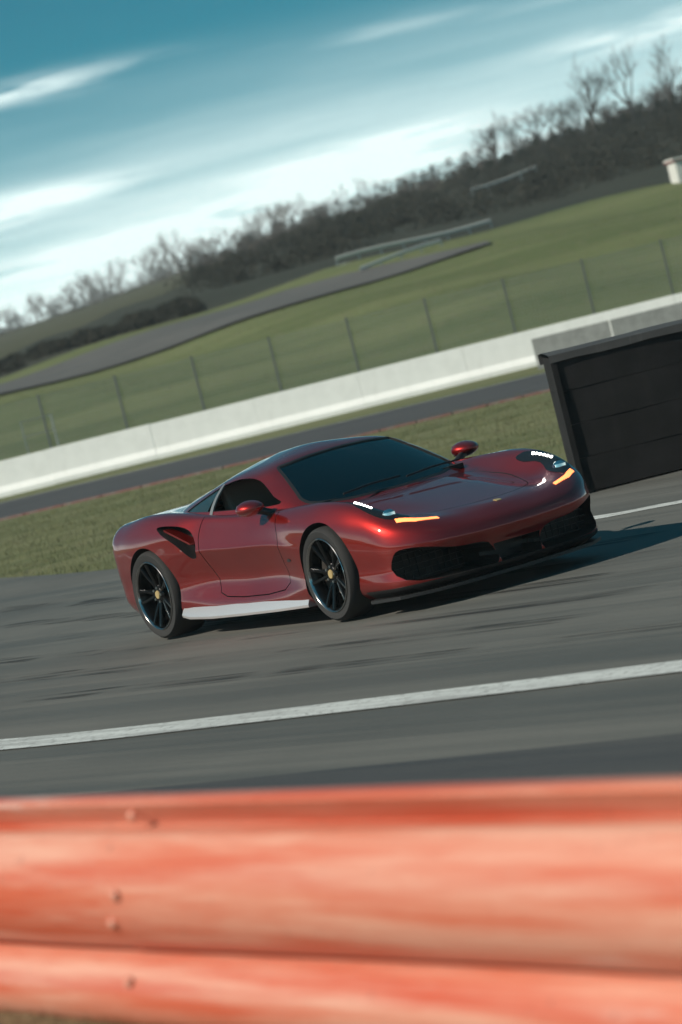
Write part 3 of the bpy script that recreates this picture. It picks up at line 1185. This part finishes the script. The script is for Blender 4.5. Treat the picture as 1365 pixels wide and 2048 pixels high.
def smooth_like(m, src, ang=24, dist=.02):
    """give faces that lie on the uncut surface that surface's own smooth normals"""
    src.calc_loop_triangles()
    tv = [tuple(t.vertices) for t in src.loop_triangles]
    co = [v.co.copy() for v in src.vertices]
    vn = [Vector(n.vector) for n in src.vertex_normals]
    bv = BVHTree.FromPolygons(co, tv)
    ca = math.cos(RAD(ang))
    out = [None] * len(m.loops)
    cache = {}
    for p in m.polygons:
        fn = p.normal
        for li in p.loop_indices:
            vi = m.loops[li].vertex_index
            if vi not in cache:
                loc, nn, idx, d = bv.find_nearest(m.vertices[vi].co)
                r = None
                if loc is not None and d < dist:
                    a, b, c = tv[idx]
                    w = bary(co[a], co[b], co[c], loc)
                    r = (vn[a] * w[0] + vn[b] * w[1] + vn[c] * w[2]).normalized()
                cache[vi] = r
            r = cache[vi]
            out[li] = r if (r is not None and r.dot(fn) > ca) else Vector(fn)
    m.polygons.foreach_set('use_smooth', [True] * len(m.polygons))
    m.normals_split_custom_set([tuple(v) for v in out])
    return m


def bary(a, b, c, p):
    v0, v1, v2 = b - a, c - a, p - a
    d00, d01, d11, d20, d21 = v0.dot(v0), v0.dot(v1), v1.dot(v1), v2.dot(v0), v2.dot(v1)
    den = d00 * d11 - d01 * d01
    if abs(den) < 1e-14:
        return (1, 0, 0)
    v, w = (d11 * d20 - d01 * d21) / den, (d00 * d21 - d01 * d20) / den
    return (1 - v - w, v, w)


def setmat(m, mat):
    m.materials.clear()
    m.materials.append(mat)
    m.polygons.foreach_set('material_index', [0] * len(m.polygons))
    return m


X5, XR = 1.325, -1.325
BODY = [
    # u0 nose centre
    [(2.05, 0, .12), (2.27, 0, .12), (2.34, 0, .16), (2.33, 0, .29), (2.395, 0, .415), (2.375, 0, .485), (2.315, 0, .535), (2.24, 0, .0), (2.16, 0, .0), (2.08, 0, .610)],
    [(1.95, 0, .12), (2.25, .30, .12), (2.325, .32, .16), (2.315, .32, .29), (2.375, .32, .420), (2.35, .32, .492), (2.28, .31, .543), (2.17, .28, .0), (2.05, .16, .0), (1.95, 0, .631)],
    [(1.85, 0, .12), (2.18, .60, .12), (2.25, .64, .16), (2.245, .64, .30), (2.285, .645, .440), (2.25, .64, .530), (2.165, .615, .598), (2.03, .46, .0), (1.89, .26, .0), (1.78, 0, .657)],
    [(1.7, 0, .12), (1.99, .80, .12), (2.05, .85, .16), (2.05, .85, .31), (2.06, .862, .470), (2.02, .845, .605), (1.94, .765, .700), (1.83, .575, .0), (1.7, .3, .0), (1.6, 0, .684)],
    [(1.6, 0, .12), (1.72, .84, .12), (1.76, .905, .17), (1.76, .915, .33), (1.76, .930, .50), (1.74, .912, .672), (1.69, .815, .786), (1.63, .60, .0), (1.52, .33, .0), (1.45, 0, .707)],
    [(X5, 0, .12), (X5, .85, .12), (X5, .925, .18), (X5, .945, .36), (X5, .963, .55), (X5, .945, .715), (X5, .835, .838), (1.315, .62, .0), (1.29, .34, .0), (1.26, 0, .738)],
    [(.95, 0, .12), (.95, .86, .12), (.95, .93, .18), (.95, .930, .36), (.95, .950, .56), (.95, .935, .735), (.95, .83, .838), (.96, .66, .0), (.97, .35, .0), (.98, 0, .790)],
    [(.6, 0, .12), (.6, .86, .12), (.6, .925, .17), (.6, .880, .38), (.6, .938, .60), (.6, .905, .745), (.6, .84, .825), (.6, .66, .825), (.6, .35, .828), (.6, 0, .83)],
    [(0, 0, .12), (0, .86, .12), (0, .925, .17), (0, .865, .38), (0, .935, .62), (0, .888, .752), (0, .85, .838), (0, .66, .84), (0, .35, .84), (0, 0, .84)],
    [(-.45, 0, .12), (-.45, .86, .12), (-.45, .93, .17), (-.45, .878, .40), (-.45, .938, .635), (-.45, .897, .780), (-.45, .86, .868), (-.45, .68, .865), (-.45, .35, .865), (-.45, 0, .865)],
    [(-.85, 0, .12), (-.85, .86, .12), (-.85, .935, .18), (-.85, .922, .40), (-.85, .962, .635), (-.85, .957, .805), (-.85, .87, .912), (-.85, .70, .905), (-.85, .35, .905), (-.85, 0, .905)],
    [(XR, 0, .12), (XR, .86, .12), (XR, .94, .19), (XR, .963, .40), (XR, .976, .62), (XR, .968, .80), (XR, .88, .932), (XR, .66, .925), (XR, .35, .93), (XR, 0, .93)],
    [(-1.72, 0, .14), (-1.72, .85, .16), (-1.72, .92, .24), (-1.72, .940, .42), (-1.72, .950, .62), (-1.72, .937, .80), (-1.72, .845, .905), (-1.72, .62, .92), (-1.72, .33, .93), (-1.72, 0, .93)],
    [(-1.95, 0, .18), (-1.96, .80, .20), (-1.97, .86, .28), (-1.98, .882, .44), (-1.985, .890, .62), (-1.98, .878, .79), (-1.96, .80, .885), (-1.95, .58, .915), (-1.93, .3, .925), (-1.92, 0, .93)],
    [(-2.02, 0, .20), (-2.05, .62, .22), (-2.08, .68, .30), (-2.11, .70, .45), (-2.13, .71, .62), (-2.12, .70, .79), (-2.10, .64, .875), (-2.08, .5, .905), (-2.06, .27, .917), (-2.04, 0, .922)],
    [(-2.06, 0, .22), (-2.09, .33, .23), (-2.12, .36, .31), (-2.16, .37, .45), (-2.175, .38, .62), (-2.165, .37, .79), (-2.15, .35, .875), (-2.13, .29, .900), (-2.12, .16, .912), (-2.10, 0, .917)],
    [(-2.08, 0, .22), (-2.10, 0, .23), (-2.13, 0, .31), (-2.17, 0, .45), (-2.19, 0, .62), (-2.18, 0, .79), (-2.17, 0, .875), (-2.16, 0, .895), (-2.15, 0, .905), (-2.14, 0, .912)],
]
# the bonnet between the wings: one even crown, dipping a little beside each wing
_x9, _z9 = [.6, .98, 1.26, 1.45, 1.6, 1.78, 1.95, 2.08, 2.30], [.83, .790, .738, .707, .684, .657, .631, .610, .560]
_poly = np.polyfit(_x9, _z9, 3)
for _u in range(7):
    for _r in (7, 8, 9):
        _x, _y, _ = BODY[_u][_r]
        _dip = {3: .010, 4: .016, 5: .012}.get(_u, 0) if _r == 7 else 0
        BODY[_u][_r] = (_x, _y, float(np.polyval(_poly, _x)) - .045 * _y * _y - _dip)
CABIN = [
    [(1.10, 0, .755), (.79, 0, .922), (.49, 0, 1.058), (.22, 0, 1.160), (.06, 0, 1.195), (-.06, 0, 1.210)],
    [(1.03, .40, .755), (.74, .37, .915), (.455, .345, 1.048), (.20, .32, 1.148), (.03, .2, 1.188), (-.14, 0, 1.213)],
    [(.82, .72, .755), (.57, .655, .900), (.335, .590, 1.025), (.125, .525, 1.118), (-.08, .3, 1.178), (-.26, 0, 1.211)],
    [(.62, .79, .755), (.40, .735, .900), (.18, .655, 1.022), (0.0, .578, 1.105), (-.18, .32, 1.170), (-.38, 0, 1.205)],
    [(-.05, .83, .77), (-.10, .770, .905), (-.18, .680, 1.025), (-.24, .585, 1.105), (-.38, .32, 1.155), (-.55, 0, 1.188)],
    [(-.50, .83, .80), (-.50, .770, .92), (-.50, .675, 1.018), (-.50, .572, 1.082), (-.60, .31, 1.135), (-.75, 0, 1.160)],
    [(-1.0, .78, .82), (-.95, .715, .925), (-.90, .62, .990), (-.85, .525, 1.030), (-.90, .29, 1.075), (-1.0, 0, 1.10)],
    [(-1.55, .47, .83), (-1.45, .43, .92), (-1.35, .385, .965), (-1.25, .335, 1.0), (-1.22, .2, 1.03), (-1.2, 0, 1.045)],
    [(-1.75, 0, .85), (-1.62, 0, .93), (-1.52, 0, .962), (-1.42, 0, .987), (-1.36, 0, 1.003), (-1.30, 0, 1.02)],
]


def tighten(net):
    """two more rails beside the flank's character line, so that it reads as a crease along the doors"""
    A = np.array(net, float)
    out = []
    for u, row in enumerate(A):
        k = {5: .25, 6: .6, 7: 1, 8: 1, 9: 1, 10: .5}.get(u, 0.0)
        cv = np.r_[0, np.cumsum(np.linalg.norm(row[1:] - row[:-1], axis=1) + 1e-6)]
        c = hermite(row, cv, [20] * (len(row) - 1), mir(row[1]), mir(row[-2]))
        lo = k * (row[3] + (row[4] - row[3]) * .82) + (1 - k) * c[3 * 20 + 16]
        hi = k * (row[4] + (row[5] - row[4]) * .20) + (1 - k) * c[4 * 20 + 4]
        out.append([*row[:4], lo, row[4], hi, *row[5:]])
    return out


def cyl(cx, cz, r, y0, y1, mat, n=64):
    return prism([(cx + r * math.cos(2 * math.pi * k / n), cz + r * math.sin(2 * math.pi * k / n)) for k in range(n)], 'y', y0, y1, mat)


def build_car():
    car = empty('sports_car')
    body0 = grid_mesh(net_surface(tighten(BODY), 7, 4), M['paint'])
    body = body0
    # wheel wells, cabin tub, air intakes
    for cx, r in ((X5, .372), (XR, .378)):
        for s in (1, -1):
            body = boolean(body, cyl(cx, .345, r, *sorted((s * (.70 if cx > 0 else .60), s * 1.2)), M['black_trim']), 'DIFFERENCE')
    body = boolean(body, prism([(-.78, .30), (.62, .30), (.86, .62), (.86, 1.1), (-.78, 1.1)], 'y', -.66, .66, M['interior']), 'DIFFERENCE')
    intake = smooth_poly([(-.56, .60), (-.545, .70), (-.60, .79), (-.74, .838), (-.95, .858), (-1.06, .852), (-.98, .80), (-.84, .725), (-.72, .645), (-.63, .585)], 4)
    for s in (1, -1):
        body = boolean(body, prism(intake, 'y', *sorted((s * .80, s * 1.2)), M['black_trim']), 'DIFFERENCE')
        mouth = smooth_poly([(s * .20, .180), (s * .24, .33), (s * .50, .365), (s * .76, .43), (s * .85, .40), (s * .82, .22), (s * .5, .175)], 4)
        body = boolean(body, prism(mouth, 'x', 1.88, 2.6, M['black_trim']), 'DIFFERENCE')
    body = boolean(body, prism([(-.17, .175), (.17, .175), (.20, .31), (-.20, .31)], 'x', 2.1, 2.6, M['black_trim']), 'DIFFERENCE')
    # doors and lids are pieces of their own, cut out of the shell
    door = [(.60, .265), (.66, .45), (.70, .66), (.66, .80), (.60, .90), (-.36, .90), (-.44, .86), (-.50, .72), (-.47, .56), (-.40, .40), (-.28, .265)]
    door = smooth_poly(door, 3)
    parts = []
    for s in (1, -1):
        y0, y1 = sorted((s * .845, s * 1.2))
        d = boolean(body, prism(grow(door, -.004), 'y', y0, y1, M['black_trim']), 'INTERSECT')
        parts.append(('door', d))
        body = boolean(body, prism(grow(door, .004), 'y', *sorted((s * .84, s * 1.2)), M['black_trim']), 'DIFFERENCE')
    lidh = [(.90, 0), (.93, .35), (1.0, .60), (1.30, .63), (1.62, .60), (1.92, .47), (2.06, .28), (2.10, 0)]
    lid = [(x, y) for x, y in lidh] + [(x, -y) for x, y in lidh[-2:0:-1]]
    lid = smooth_poly(lid, 3)
    hood = boolean(body, prism(grow(lid, -.004), 'z', .495, 1.0, M['black_trim']), 'INTERSECT')
    body = boolean(body, prism(grow(lid, .003), 'z', .49, 1.0, M['black_trim']), 'DIFFERENCE')
    ob('body_shell', smooth_like(body, body0), car)
    for n, d in parts:
        ob(n, smooth_like(d, body0), car)
    ob('front_lid', smooth_like(hood, body0), car)
    infl = inflate(body0, .004)

    def patch(name, poly, axis, lo, hi, mat, parent=car, base=None):
        m = boolean(base or infl, prism(poly, axis, lo, hi, mat), 'INTERSECT')
        return ob(name, smooth_like(setmat(m, mat), infl), parent)

    # headlamps: a long glass blade running up the wing, a row of lit diodes, an amber indicator
    for s in (1, -1):
        hl = [(2.10, .66), (2.04, .775), (1.92, .825), (1.72, .83), (1.52, .785), (1.44, .735), (1.56, .712), (1.76, .72), (1.93, .655)]
        poly = smooth_poly([(x, s * y) for x, y in hl], 3)
        h = patch('headlight', poly, 'z', .54, .95, M['gloss_black'])
        bv = BVHTree.FromPolygons([v.co for v in infl.vertices], [p.vertices for p in infl.polygons])
        for k in range(6):
            x, y = 1.62 + k * .040, s * (.772 + k * .002)
            z = bv.ray_cast(Vector((x, y, 1.4)), Vector((0, 0, -1)))[0].z
            MB().lathe([(0, .009), (.008, .008), (.012, 0), (.012, -.02)], 12, 'Z').build('led', M['led'], h, 40).location = (x, y, z)
        tp = [(2.215, .50), (2.165, .66), (2.085, .765), (2.055, .755), (2.13, .65), (2.185, .50)]
        patch('indicator', [(x, s * y) for x, y in tp], 'z', .50, .70, M['amber'])
        zz_ = bv.ray_cast(Vector((1.96, s * .735, 1.4)), Vector((0, 0, -1)))[0].z
        MB().lathe([(0, .022), (.02, .020), (.036, .010), (.042, 0), (.052, .001), (.054, -.03)], 24, 'Z').build('projector', M['mirror'], h, 60).location = (1.96, s * .735, zz_)
        # side repeater behind the front wheel
        patch('side_marker', smooth_poly([(.815, .475), (.775, .462), (.74, .47), (.775, .488)], 3), 'y', *sorted((s * .8, s * 1.1)), M['black_trim'])
        # blade that splits the flank intake, and the intake's lip
        bl = MB()
        A = [(-.60, .84), (-.64, .925), (-.80, .940), (-.98, .935), (-.98, .86)]
        n = len(A)
        zz = [.690, .695, .765, .825, .820]
        vs = [(p[0], s * p[1], z + .008) for p, z in zip(A, zz)] + [(p[0], s * p[1], z - .008) for p, z in zip(A, zz)]
        fs = [tuple(range(n)), tuple(range(n, 2 * n))[::-1]] + [(i, n + i, n + (i + 1) % n, (i + 1) % n) for i in range(n)]
        bl.add(vs, fs)
        mb = bl.me(M['paint'], 30)
        bmf = bmesh.new()
        bmf.from_mesh(mb)
        bmesh.ops.recalc_face_normals(bmf, faces=bmf.faces)
        bmf.to_mesh(mb)
        bmf.free()
        ob('intake_blade', mb, car)
        # side skirt: flares out towards the rear wheel
        pr = []
        for x, y, z, wd in ((.93, .905, .155, .05), (.5, .915, .15, .06), (0, .92, .15, .075), (-.45, .925, .155, .095), (-.78, .93, .17, .10), (-.94, .93, .185, .06)):
            pr.append([(x, s * (y - .05), z - .035), (x, s * (y + wd * .75), z - .03), (x, s * (y + wd * .8), z - .012), (x, s * (y + wd * .50), z + .020), (x, s * (y - .015), z + .072), (x, s * (y - .07), z + .074)])
        vs = [p for r_ in pr for p in r_]
        fs = [(i * 6 + k, i * 6 + (k + 1) % 6, (i + 1) * 6 + (k + 1) % 6, (i + 1) * 6 + k) for i in range(len(pr) - 1) for k in range(6)]
        fs += [tuple(range(6))[::-1], tuple(range((len(pr) - 1) * 6, len(pr) * 6))]
        if s < 0:
            fs = [f[::-1] for f in fs]
        tag(ob('side_skirt', me_from(vs, fs, M['skirt'], 25), car), 'polished side skirt flaring out to the rear wheel, its sun glint put into the pale colour')
        # mirror on its stalk
        mr = empty('side_mirror')
        mr.parent = car
        mr.location = (.47, s * .885, .88)
        hm = bmesh.new()
        bmesh.ops.create_uvsphere(hm, u_segments=24, v_segments=14, radius=1)
        for v in hm.verts:
            x, y, z = v.co
            x = max(x, -.55)
            v.co = (x * .11, y * .105 * (1 - .15 * x), z * .058 * (1 - .25 * x))
        me = bpy.data.meshes.new('mirror')
        hm.to_mesh(me)
        hm.free()
        me.materials.append(M['paint'])
        sh = ob('mirror_shell', finish(me, 40), mr)
        sh.location = (0, s * .07, .012)
        ob('mirror_glass', MB().box((-.063, s * .07, .012), (.006, .15, .08)).me(M['mirror']), mr)
        MB().tube([(.07, -s * .085, -.075), (.045, -s * .02, -.035), (.02, s * .05, 0)], [.034, .028, .034], 10).build('mirror_stalk', M['black_trim'], mr, 60)
        # grille bars in the bumper mouths
        g = MB()
        for k in range(5):
            g.box((2.0 - .03 * (k % 2), s * .53, .205 + k * .045), (.02, .58, .006))
        for k in range(9):
            g.box((2.0, s * (.30 + k * .055), .30), (.012, .006, .18))
        g.build('grille', M['black_trim'], car)
        # twin tail lamps and exhausts
        MB().lathe([(.085, -.02), (.085, .012), (.07, .02), (0, .022)], 28, 'X').build('tail_light', M['amber'] if False else M['paint'], car, 40).location = (-2.14, s * .60, .74)
        ex = MB().lathe([(.055, .0), (.055, -.12), (.047, -.12), (.047, 0)], 24, 'X')
        ex.build('exhaust', M['steel'], car, 40).location = (-2.05, s * .55, .33)
    # front splitter lip
    sp = [(2.345, 0), (2.33, .33), (2.25, .65), (2.05, .86), (1.76, .925)]
    out = sp + [(x - .10, y - .04 if y else 0) for x, y in sp[::-1]]
    full = [(x, y) for x, y in sp] + [(1.70, .86), (1.70, -.86)] + [(x, -y) for x, y in sp[:0:-1]]
    ob('front_splitter', finish(prism([(x + .015, y * 1.008) for x, y in full], 'z', .095, .118, M['black_trim'])), car)
    patch('valance_shade', [(1.72, -1.2), (2.6, -1.2), (2.6, 1.2), (1.72, 1.2)], 'z', .118, .178, M['black_trim'])  # low front of the bumper blackened, painting in the shade under the nose
    # small enamel badge on the nose
    patch('nose_badge', [(2.23, -.022), (2.23, .022), (2.185, .022), (2.175, 0), (2.185, -.022)], 'z', .50, .75, M['cap_yellow'])
    df = MB()
    for k in range(-3, 4):
        df.box((-1.98, k * .16, .20), (.36, .012, .14))
    df.build('diffuser', M['black_trim'], car)

    # cabin: roof and pillars with real window openings
    cab0 = grid_mesh(net_surface(CABIN, 8, 6, True, False), M['paint'])
    roof = shell(cab0.copy(), .028)
    side = [(.50, .868), (.40, .925), (.24, 1.005), (.09, 1.062), (-.08, 1.085), (-.30, 1.078), (-.55, 1.035), (-.76, .975), (-.90, .928), (-.88, .917), (-.62, .905), (-.30, .890), (.10, .876)]
    sidep = smooth_poly(side, 3)
    wsh = [(1.045, 0), (1.02, .22), (.95, .43), (.80, .61), (.68, .648), (.56, .618), (.34, .553), (.185, .500), (.215, .40), (.235, .2), (.24, 0)]
    wsp = smooth_poly([p for p in wsh] + [(x, -y) for x, y in wsh[-2:0:-1]], 3)
    rwh = [(-.80, 0), (-.82, .25), (-.88, .36), (-1.15, .27), (-1.36, .20), (-1.40, 0)]
    rwp = smooth_poly([p for p in rwh] + [(x, -y) for x, y in rwh[-2:0:-1]], 3)
    for s in (1, -1):
        roof = boolean(roof, prism(sidep, 'y', *sorted((s * .45, s * 1.0)), M['black_trim']), 'DIFFERENCE')
    roof = boolean(roof, prism(wsp, 'z', .70, 1.4, M['black_trim']), 'DIFFERENCE')
    roof = boolean(roof, prism(rwp, 'z', .90, 1.4, M['black_trim']), 'DIFFERENCE')
    ob('roof', smooth_like(roof, cab0, 24, .004), car)
    pane = shell(inflate(cab0, -.007), .005)
    ob('windscreen', finish(setmat(boolean(pane, prism(grow(wsp, .004), 'z', .70, 1.4, M['screen']), 'INTERSECT'), M['screen']), 30), car)
    ob('rear_window', finish(setmat(boolean(pane, prism(grow(rwp, .004), 'z', .9, 1.4, M['screen']), 'INTERSECT'), M['tint_glass']), 30), car)
    trim = shell(inflate(cab0, .004), .012)
    qx = -.43
    for s in (1, -1):
        ys = sorted((s * .45, s * 1.0))
        quarter = [p for p in sidep if p[0] < qx - .025]
        top = min((p for p in sidep if p[1] > .98), key=lambda p: abs(p[0] - qx))
        bot = min((p for p in sidep if p[1] < .93 and p[0] > -.7), key=lambda p: abs(p[0] - qx))
        ob('quarter_window', finish(setmat(boolean(pane, prism(grow(quarter, .003), 'y', *ys, M['tint_glass']), 'INTERSECT'), M['tint_glass']), 30), car)
        pil = boolean(trim, prism([(qx + .022, bot[1] - .02), (qx + .012, top[1] + .02), (qx - .03, top[1] + .02), (qx - .022, bot[1] - .02)], 'y', *ys, M['gloss_black']), 'INTERSECT')
        ob('door_pillar', finish(setmat(pil, M['pillar_trim']), 30), car)
        ring = boolean(trim, prism(grow(sidep, .012), 'y', *ys, M['black_trim']), 'INTERSECT')
        ring = boolean(ring, prism(grow(sidep, -.002), 'y', *ys, M['black_trim']), 'DIFFERENCE')
        ob('window_trim', finish(setmat(ring, M['pillar_trim']), 30), car)
    wr = boolean(trim, prism(grow(wsp, .004), 'z', .70, 1.4, M['black_trim']), 'INTERSECT')
    wr = boolean(wr, prism(grow(wsp, -.022), 'z', .60, 1.5, M['black_trim']), 'DIFFERENCE')
    ob('windscreen_surround', finish(setmat(inflate(wr, -.003), M['black_trim']), 30), car)
    # cabin furniture seen through the glass
    MB().box((.70, 0, .74), (.34, 1.30, .16)).box((.56, 0, .68), (.2, 1.28, .16)).build('dashboard', M['interior'], car)
    for s in (1, -1):
        st = MB()
        prof = [(.10, .32), (.10, .44), (-.28, .46), (-.50, .92), (-.56, 1.06), (-.64, 1.06), (-.62, .9), (-.42, .36)]
        pr = prism(prof, 'y', s * .36 - .23, s * .36 + .23, M['seat'])
        o = ob('seat', pr, car)
        bv_ = o.modifiers.new('bevel', 'BEVEL')
        bv_.width = .05
        bv_.segments = 3
    sw = MB()
    ring = [(0, .17 * math.cos(a), .17 * math.sin(a)) for a in np.linspace(0, 2 * math.pi, 25)]
    sw.tube(ring, .016, 8, False).box((0, 0, 0), (.03, .32, .03)).box((0, 0, -.07), (.03, .03, .14))
    o = sw.build('steering_wheel', M['interior'], car, 60)
    o.location = (.36, .36, .80)
    o.rotation_euler = (0, RAD(-25), 0)
    wp = MB()
    for k, (y0, y1) in enumerate(((.05, .55), (-.50, 0.02))):
        wp.tube([(1.03, y0, .845), (1.0, (y0 + y1) / 2, .860), (.985, y1, .858)], .008, 6)
    wp.build('wiper', M['black_trim'], car)

    # wheels
    def wheel(cx, cy, s, R_, wdt, steer):
        w = empty('wheel')
        w.parent = car
        w.location = (cx, cy, R_)
        w.rotation_euler = (0, 0, steer + (math.pi if s < 0 else 0))
        h = wdt / 2
        tp = [(.255, -h + .01), (.275, -h), (R_ - .025, -h - .004), (R_ - .006, -h + .018), (R_, -h + .05), (R_, h - .05), (R_ - .006, h - .018), (R_ - .025, h + .004), (.275, h), (.255, h - .01), (.25, 0)]
        MB().lathe(tp, 64, 'Y', True).build('tyre', M['tyre'], w, 35)
        rm = MB()
        rm.lathe([(.262, h - .004), (.268, h + .002), (.262, h + .004), (.250, h - .012), (.238, h - .03), (.232, -h + .03), (.255, -h + .01)], 64)
        for k in range(5):
            a0 = 2 * math.pi * k / 5
            for da in (-.20, .20):
                a = a0 + da
                c0 = Vector((math.cos(a0 + da * .55) * .055, h - .052, math.sin(a0 + da * .55) * .055))
                c1 = Vector((math.cos(a) * .15, h - .030, math.sin(a) * .15))
                c2 = Vector((math.cos(a) * .247, h - .010, math.sin(a) * .247))
                rad_ = Vector((-math.sin(a), 0, math.cos(a)))
                vs, wd_ = [], (.017, .013, .019)
                for c, q in zip((c0, c1, c2), wd_):
                    vs += [c + rad_ * q, c + rad_ * q * .5 + Vector((0, .010, 0)), c - rad_ * q * .5 + Vector((0, .010, 0)), c - rad_ * q, c - rad_ * q * .8 - Vector((0, .035, 0)), c + rad_ * q * .8 - Vector((0, .035, 0))]
                fs = [(i * 6 + j, i * 6 + (j + 1) % 6, (i + 1) * 6 + (j + 1) % 6, (i + 1) * 6 + j) for i in range(2) for j in range(6)]
                rm.add(vs, fs)
        rm.lathe([(0, h - .034), (.06, h - .036), (.075, h - .05), (.075, h - .10), (0, h - .10)], 32)
        r_ = rm.build('rim', M['rim'], w, 35)
        ed = MB().lathe([(.259, h + .0045), (.268, h + .004), (.264, h + .008), (.257, h + .002), (.252, h - .010), (.255, h - .010)], 64, 'Y', True)
        ed.build('rim_edge', M['rim_edge'], w, 60)
        MB().lathe([(0, h - .026), (.030, h - .027), (.034, h - .036)], 24).build('centre_cap', M['cap_yellow'], w, 40)
        for k in range(5):
            a = 2 * math.pi * (k + .5) / 5
            MB().tube([(math.cos(a) * .057, h - .05, math.sin(a) * .057), (math.cos(a) * .057, h - .026, math.sin(a) * .057)], .010, 6).build('wheel_bolt', M['steel'], w)
        MB().lathe([(.07, h - .13), (.19, h - .13), (.192, h - .145), (.19, h - .16), (.07, h - .16)], 48, 'Y', True).build('brake_disc', M['disc'], w, 35)
        cal = MB()
        fx = 1 if cx < 0 else -1
        if s < 0:
            fx = -fx
        for i in range(6):
            a = (0 if fx > 0 else math.pi) + (i - 2.5) * .17
            cal.box((math.cos(a) * .18, h - .135, math.sin(a) * .18), (.07, .09, .04), Matrix.Rotation(-a, 3, 'Y'))
        cal.build('brake_caliper', M['caliper'], w)
        return w
    for s in (1, -1):
        wheel(X5, s * .845, s, .340, .235, RAD(-2))
        wheel(XR, s * .825, s, .346, .295, 0)
    return car


car = build_car()
car.location = (-.04, 26.15, .012)
HEAD = RAD(30.3)
car.rotation_euler = (0, 0, math.atan2(-math.cos(HEAD), math.sin(HEAD)))
tag(car, 'low red mid-engined sports coupe with black wheels cornering on the track', 'car')
